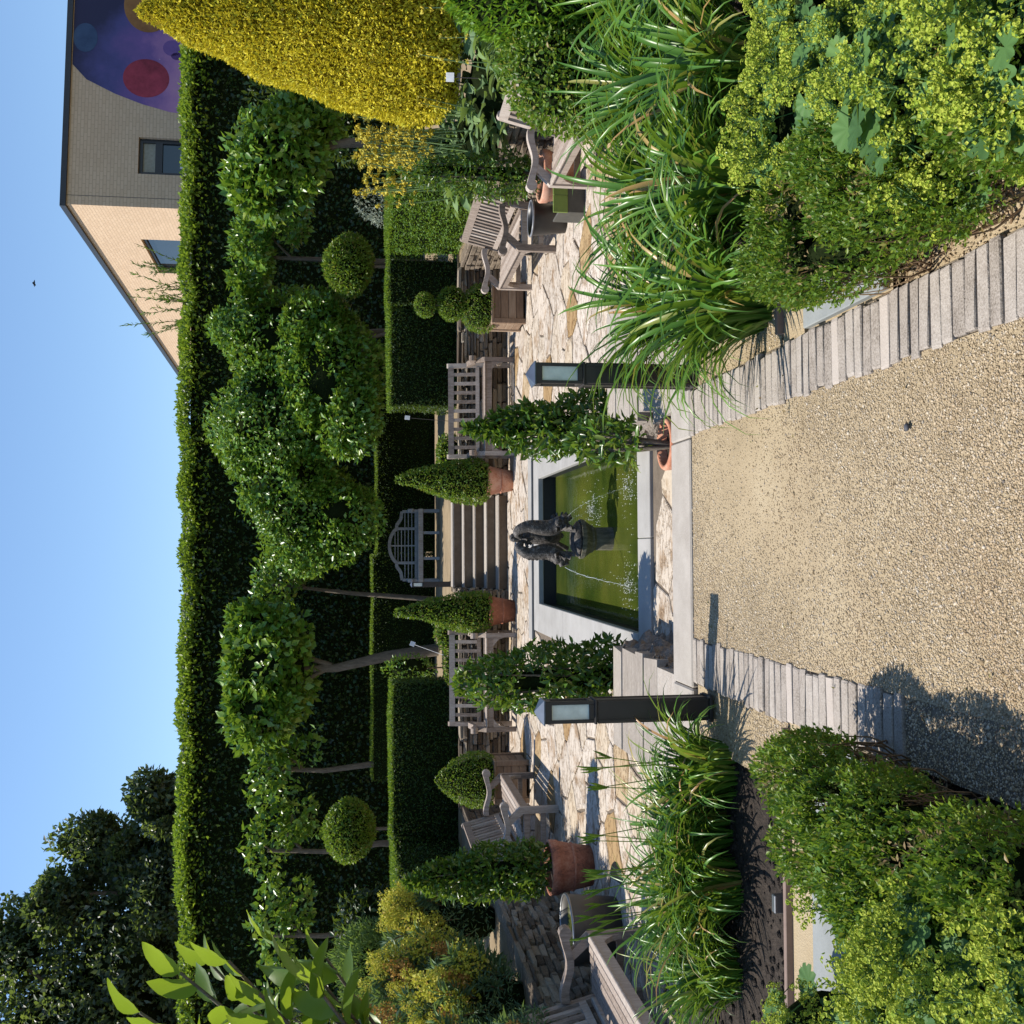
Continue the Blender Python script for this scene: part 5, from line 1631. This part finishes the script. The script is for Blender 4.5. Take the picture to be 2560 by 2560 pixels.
RL = [((1.04, 4.02), 294, 0.79, 'front left day lily clump, drooping over the pavers beside the right bollard'), ((1.18, 4.78), 266, 0.82, 'day lily clump hiding the foot of the right bollard light'),
      ((1.50, 4.00), 280, 0.82, 'second day lily clump along the front of the right bed'), ((1.70, 4.75), 251, 0.86, 'day lily clump in the middle of the right bed'),
      ((2.02, 4.02), 266, 0.86, 'third day lily clump along the front of the right bed'), ((2.25, 4.85), 251, 0.862, 'day lily clump in front of the round shrub'),
      ((2.55, 4.1), 251, 0.86, 'day lily clump at the front near the right edge'), ((2.85, 4.95), 224, 0.86, 'day lily clump in front of the lime conifer'), ((3.15, 4.5), 210, 0.86, 'outermost day lily clump at the right edge')]
for k, (p, n, s, lab) in enumerate(RL): lily(lab, (p[0], p[1], -.03), n, s, 300 + k)
LL = [((-1.02, 4.54), 210, .58, 'left day lily clump nearest the bollard light, with buds'), ((-1.30, 4.62), 220, .62, 'second day lily clump from the left bollard light, with buds'),
      ((-1.52, 4.50), 220, .56, 'low day lily clump drooping towards the dark soil on the left'), ((-1.66, 4.74), 210, .62, 'left day lily clump behind the low drooping one, with buds'),
      ((-1.90, 4.52), 200, .50, 'day lily clump at the left edge above the dark soil'), ((-2.05, 4.84), 170, .46, 'day lily clump at the left edge before the near bench')]
for k, (p, n, s, lab) in enumerate(LL): lily(lab, (p[0], p[1], -.03), n, s, 330 + k, .13, 5 if k < 4 else 0)

# soil crumbs in the left bed
rr = random.Random(4)
mb = MB()
for k in range(900):
    x, y = -.98 - 2.2 * rr.random(), rr.uniform(3.84, 5.1)
    mb.ball((x, y, -.028), rr.uniform(.006, .024), 5, 4, (1, rr.uniform(.6, 1), .6))
stuff(mb.build('soil_clods', M_soil, bed))
mb = MB(); mb.bbox(-1.43, -1.36, 3.87, 3.90, -.02, .035, .003)
tag(mb.build('soil_tag', M_zinc), 'small grey metal tag stuck in the soil beside the left metal edging', 'plant label')

# ------------------------------------------------------------------ box hedges and lady's mantle in the foreground
def box_hedge(label, x0, x1, y0, y1, h, seed, side):
    t = thing('box_hedge', label, 'hedge', ((x0 + x1) / 2, (y0 + y1) / 2, -.02), 0, 'low box hedges along the path')
    a, b_ = (x1 - x0) / 2, (y1 - y0) / 2
    bl = []
    ny = int((y1 - y0) / .28)
    rr = random.Random(seed)
    for i in range(ny + 1):
        y = -b_ + .2 + (2 * b_ - .4) * i / ny
        for x in (-a * .42, a * .42):
            bl.append((x + rr.uniform(-.04, .04), y + rr.uniform(-.05, .05), h * rr.uniform(.50, .60), a * rr.uniform(.60, .72), .27, h * rr.uniform(.42, .52)))
    P, N = pts_blobs(bl, 21000, seed, .16, .16, 11, .80, -.5)
    low = (P[:, 2] < h * (.40 + .24 * wob(P, 9, seed))) | (wob(P, 14, seed + 3) > .78)
    # sprigs: each point carries three or four small leaves along a shoot
    def sprigs(P, N, k, seed):
        rg = np.random.default_rng(seed)
        D = unit(N * .6 + rg.normal(size=P.shape) * .35 + np.array([0, 0, .75]))
        PP = np.concatenate([P + D * (.009 * j) for j in range(k)]); return PP, np.concatenate([D] * k)
    Pg, Ng = P[~low], N[~low]
    PP, NN = sprigs(Pg, Ng, 4, seed)
    leaves_on('foliage', t, PP, NN, L_box, .0175, 'diamond', seed=seed, width=.48, out=.6, rnd=.5, upb=.3)
    sel = np.random.default_rng(seed).random(low.sum()) < .62
    leaves_on('dry_foliage', t, P[low][sel], N[low][sel], L_boxdry, .018, 'diamond', seed=seed + 1, width=.42)
    st = MB()
    for k in range(520):
        b = rr.choice(bl)
        p0 = Vector((b[0] + rr.uniform(-.08, .08), b[1] + rr.uniform(-.1, .1), 0))
        aa = rr.uniform(0, 6.28)
        p2 = Vector((b[0] + b[3] * .92 * math.cos(aa), b[1] + b[4] * .92 * math.sin(aa), b[2] + rr.uniform(-.5, .55) * b[5]))
        dd = Vector((math.cos(aa), math.sin(aa), -.3)) * .03
        st.tube([p0, p0.lerp(p2, .3) + dd, p0.lerp(p2, .65) + dd * .8, p2], [.0036, .0028, .002, .001], 4, False)
    stuff(st.build('twigs', M_twig, t))
    mb = MB()
    for x, y, z, p, q, r in bl: mb.ball((x, y, z), 1, 10, 7, (p * .5, q * .6, r * .5))
    stuff(mb.build('core_fill', M_core, t))
    return t
box_hedge('low box hedge right of the path, brown and twiggy near its foot', .80, 1.20, 1.35, 3.26, .40, 401, 1)
box_hedge('low box hedge left of the path, with bare twigs on the shaded side', -1.0, -.62, 1.6, 3.16, .42, 402, -1)

def mantle_leaf(seed):
    rr = random.Random(seed)
    n = 9
    V = [(0, 0, 0)]
    m_ = n * 4
    for i in range(m_ + 1):
        a = -math.pi * .5 + .25 + (2 * math.pi - .5) * i / m_
        lob = .82 + .18 * abs(math.sin(math.pi * n * (i / m_)))
        ser = 1 + .03 * (1 if i % 2 else -1)
        r = .5 * lob * ser
        z = .10 * lob * math.cos((i / m_) * n * 2 * math.pi) * .35 + .10 * r
        V.append((r * math.cos(a), r * math.sin(a), z))
    F = [(0, i + 1, i + 2) for i in range(m_)]
    mb = MB(); mb.add(V, F, True)
    mb.v = [(x, y + .18, z + rr.uniform(-.01, .01)) for x, y, z in mb.v]
    me = mb.mesh('leaf'); me.materials.append(L_alch); return me
MLEAF = [mantle_leaf(s) for s in range(5)]
def spray_mesh(seed, n=26):
    """airy flower spray: branching stalk with rounded clusters of tiny flowers"""
    rr = random.Random(seed)
    mb = MB()
    mb.tube([(0, 0, -.11), (.004, 0, -.05), (0, 0, 0)], [.0025, .002, .0018], 4, False)
    ctr = []
    for k in range(n):
        a = rr.uniform(0, 6.28); r = .058 * math.sqrt(rr.random()); z = rr.uniform(-.035, .04) - r * .25
        c = Vector((r * math.cos(a), r * math.sin(a), z)); ctr.append(c)
        if k % 2 == 0: mb.tube([(0, 0, -.06 + .05 * rr.random()), c], [.0014, .001], 3, False)
    k0 = len(mb.f)
    V, F = [], []
    for c in ctr:
        R_ = rr.uniform(.009, .015)
        for i in range(13):
            d = Vector((rr.gauss(0, 1), rr.gauss(0, 1), rr.gauss(0, 1) + .3)).normalized()
            p = c + d * R_
            e = rr.uniform(.0035, .0055)
            s1 = d.orthogonal().normalized(); s2 = d.cross(s1)
            i0 = len(V)
            V += [p - d * e * .4, p + s1 * e, p + s2 * e, p - s1 * e, p - s2 * e]
            F += [(i0, i0 + 1, i0 + 2), (i0, i0 + 2, i0 + 3), (i0, i0 + 3, i0 + 4), (i0, i0 + 4, i0 + 1)]
    mb.add(V, F)
    me = mb.mesh('flower_spray'); me.materials.append(L_alch); me.materials.append(L_alchf)
    for i, p in enumerate(me.polygons): p.material_index = 1 if i >= k0 else 0
    return me
SPRAY = [spray_mesh(s) for s in range(7)]
def mantle(label, loc, rx, ry, h, nl, ns, seed, ls=1.0):
    rr = random.Random(seed)
    t = thing('ladys_mantle', label, 'flowering plant', loc, 0, "lady's mantle clumps in the foreground")
    for k in range(nl):
        a, r = rr.uniform(0, 6.28), math.sqrt(rr.random())
        z = h * .80 * math.sqrt(max(.05, 1 - .8 * r * r)) * rr.uniform(.6, 1.12)
        d = (math.cos(a) + rr.uniform(-.6, .6), math.sin(a) + rr.uniform(-.6, .6), rr.uniform(-.5, .25))
        put(rr.choice(MLEAF), t, (r * rx * math.cos(a), r * ry * math.sin(a), z), d, rr.uniform(-.4, .4), ls * rr.uniform(.07, .13))
    for k in range(ns):
        a, r = rr.uniform(0, 6.28), math.sqrt(rr.random()) * 1.08
        z = h * (math.sqrt(max(.05, 1 - .62 * r * r)) * rr.uniform(.72, 1.0)) + .02
        o = link('flower_spray', rr.choice(SPRAY), None, t)
        o.location = (r * rx * math.cos(a), r * ry * math.sin(a), z)
        o.rotation_euler = (r * math.sin(a) * -.7 + rr.uniform(-.4, .4), r * math.cos(a) * .7 + rr.uniform(-.4, .4), rr.uniform(0, 6.28))
        s = rr.uniform(.75, 1.25); o.scale = (s, s, s)
    mb = MB(); mb.ball((0, 0, h * .28), 1, 14, 8, (rx * .85, ry * .85, h * .42)); stuff(mb.build('shade_fill', M_core, t))
mantle('clump with the tallest flower sprays behind the right box hedge', (1.36, 3.0, -.02), .28, .26, .54, 130, 30, 1)
mantle('frothy yellow green clump in the lower right corner', (1.10, 2.22, -.02), .25, .26, .58, 170, 30, 2)
mantle('clump leaning over the right box hedge near the frame edge', (.97, 1.78, -.02), .22, .24, .58, 150, 24, 3)
mantle('clump at the far right edge with large leaves', (1.80, 2.85, -.02), .34, .34, .54, 150, 28, 4)
mantle('leafy clump in the middle of the right border', (1.28, 2.60, -.02), .24, .24, .55, 140, 22, 10)
mantle('clump with sprays leaning towards the grey slabs on the left', (-1.36, 2.60, -.02), .26, .22, .40, 120, 26, 5)
mantle('frothy yellow green clump in the lower left corner', (-.94, 2.16, -.02), .20, .24, .56, 150, 26, 6)
mantle('small leafy clump pushing through the left box hedge', (-.93, 2.62, -.02), .13, .13, .52, 46, 1, 7, 1.35)
mantle('clump at the far left edge beside the grey slabs', (-1.78, 2.62, -.02), .30, .26, .42, 110, 28, 8)
mantle('clump at the bottom edge beside the left box hedge', (-.82, 1.74, -.02), .18, .20, .56, 130, 18, 9)
mantle('clump between the corner and the left box hedge', (-1.12, 2.42, -.02), .20, .18, .48, 110, 22, 11)
mantle('sparse clump reaching over the metal edging at the left edge', (-1.62, 3.28, -.02), .16, .16, .40, 26, 16, 12)

# ------------------------------------------------------------------ cherry laurel leaning in at the upper left
CL = [broad_leaf_mesh('leaf', .108, .049, k, .12 + .06 * (k % 3), .20, .002, 12, .03) for k in range(6)]
for me in CL: me.materials.append(L_cherry)
t = thing('cherry_laurel', 'large bright laurel leaves close to the camera at the upper left edge', 'shrub', (-1.45, 2.1, 0))
rr = random.Random(12)
def branch(p0, p1, nleaf, seed):
    r2 = random.Random(seed)
    p0, p1 = Vector(p0), Vector(p1)
    d = (p1 - p0).normalized()
    mb = MB(); mb.tube([p0, (p0 + p1) / 2 + Vector((0, 0, .02)), p1], [.007, .005, .003], 6); mb.build('branch', M_bark, t)
    for k in range(nleaf):
        u = .25 + .75 * k / max(1, nleaf - 1)
        p = p0 + (p1 - p0) * u
        a = k * 2.4 + r2.uniform(-.4, .4)
        s1 = d.orthogonal().normalized(); s2 = d.cross(s1)
        v = (s1 * math.cos(a) + s2 * math.sin(a)) * (1.0 - .75 * max(0, u - .8) / .2) + d * (.6 + 1.2 * max(0, u - .75)) + Vector((0, 0, .35))
        put(r2.choice(CL), t, p, v, r2.uniform(-.6, .6), r2.uniform(.72, 1.08))
mb = MB(); mb.tube([(0, 0, -.05), (.05, 0, .9), (.22, .0, 1.62)], [.03, .022, .012], 8); mb.build('stem', M_bark, t)
for k, (a, b_, n) in enumerate([((.24, 0, 1.5), (.62, .02, 1.98), 11), ((.2, 0, 1.45), (.66, -.04, 1.88), 12), ((.2, 0, 1.4), (.66, .04, 1.80), 11), ((.2, 0, 1.4), (.62, -.06, 1.72), 11),
                                ((.25, 0, 1.6), (.54, .04, 2.06), 9), ((.22, 0, 1.5), (.54, -.1, 1.92), 10), ((.15, 0, 1.35), (.56, .06, 1.70), 10), ((.2, 0, 1.45), (.52, .1, 1.82), 10),
                                ((.2, 0, 1.5), (.60, .12, 1.94), 10), ((.2, 0, 1.4), (.56, -.12, 1.78), 10), ((.2, 0, 1.35), (.60, .1, 1.70), 10), ((.2, 0, 1.35), (.54, .0, 1.66), 10), ((.2, 0, 1.5), (.50, -.05, 1.98), 9)]):
    branch(a, b_, n, 500 + k)

# pebble on the path, bird in the sky
mb = MB(); mb.ball((0, 0, 0), .013, 9, 6, (1, .8, .6))
o = mb.build('dark_pebble', plain('slate', (.06, .065, .08), .7)); o.location = (.36, 2.86, .012)
tag(o, 'single dark grey pebble lying on the pale gravel path', 'pebble')
t = thing('bird', 'tiny dark bird flying in the blue sky left of the building', 'bird', (9.0, 36, 12.6))
mb = MB(); mb.tube([(-.12, 0, 0), (-.04, 0, .01), (.05, 0, .012), (.12, 0, 0)], [.004, .03, .026, .004], 6); mb.build('body', M_black, t)
for s in (-1, 1):
    mb = MB(); mb.prism([(-.04, 0), (.04, 0), (.0, s * .17), (-.05, s * .15)], 'z', .012, .020); mb.build('wing', M_black, t)
print('triangles', sum(len(m_.loop_triangles) if m_.loop_triangles else sum(len(p.vertices) - 2 for p in m_.polygons) for m_ in bpy.data.meshes) if False else len(bpy.data.objects))

rg = np.random.default_rng(21)
n = 70
P = np.stack([rg.uniform(-.62, .78, n), 2.1 + 2.8 * rg.random(n), np.full(n, .008)], 1)
P = P[(np.abs(P[:, 0] - .06) > .34) | (rg.random(n) < .25)]
stuff(link('leaf_litter', leaf_mesh('leaf_litter', P, np.tile((0, 0, .2), (len(P), 1)), .016, 'diamond', width=.5, out=.1, upb=0, flat=.95, rnd=.5, seed=3), L_boxdry, path))
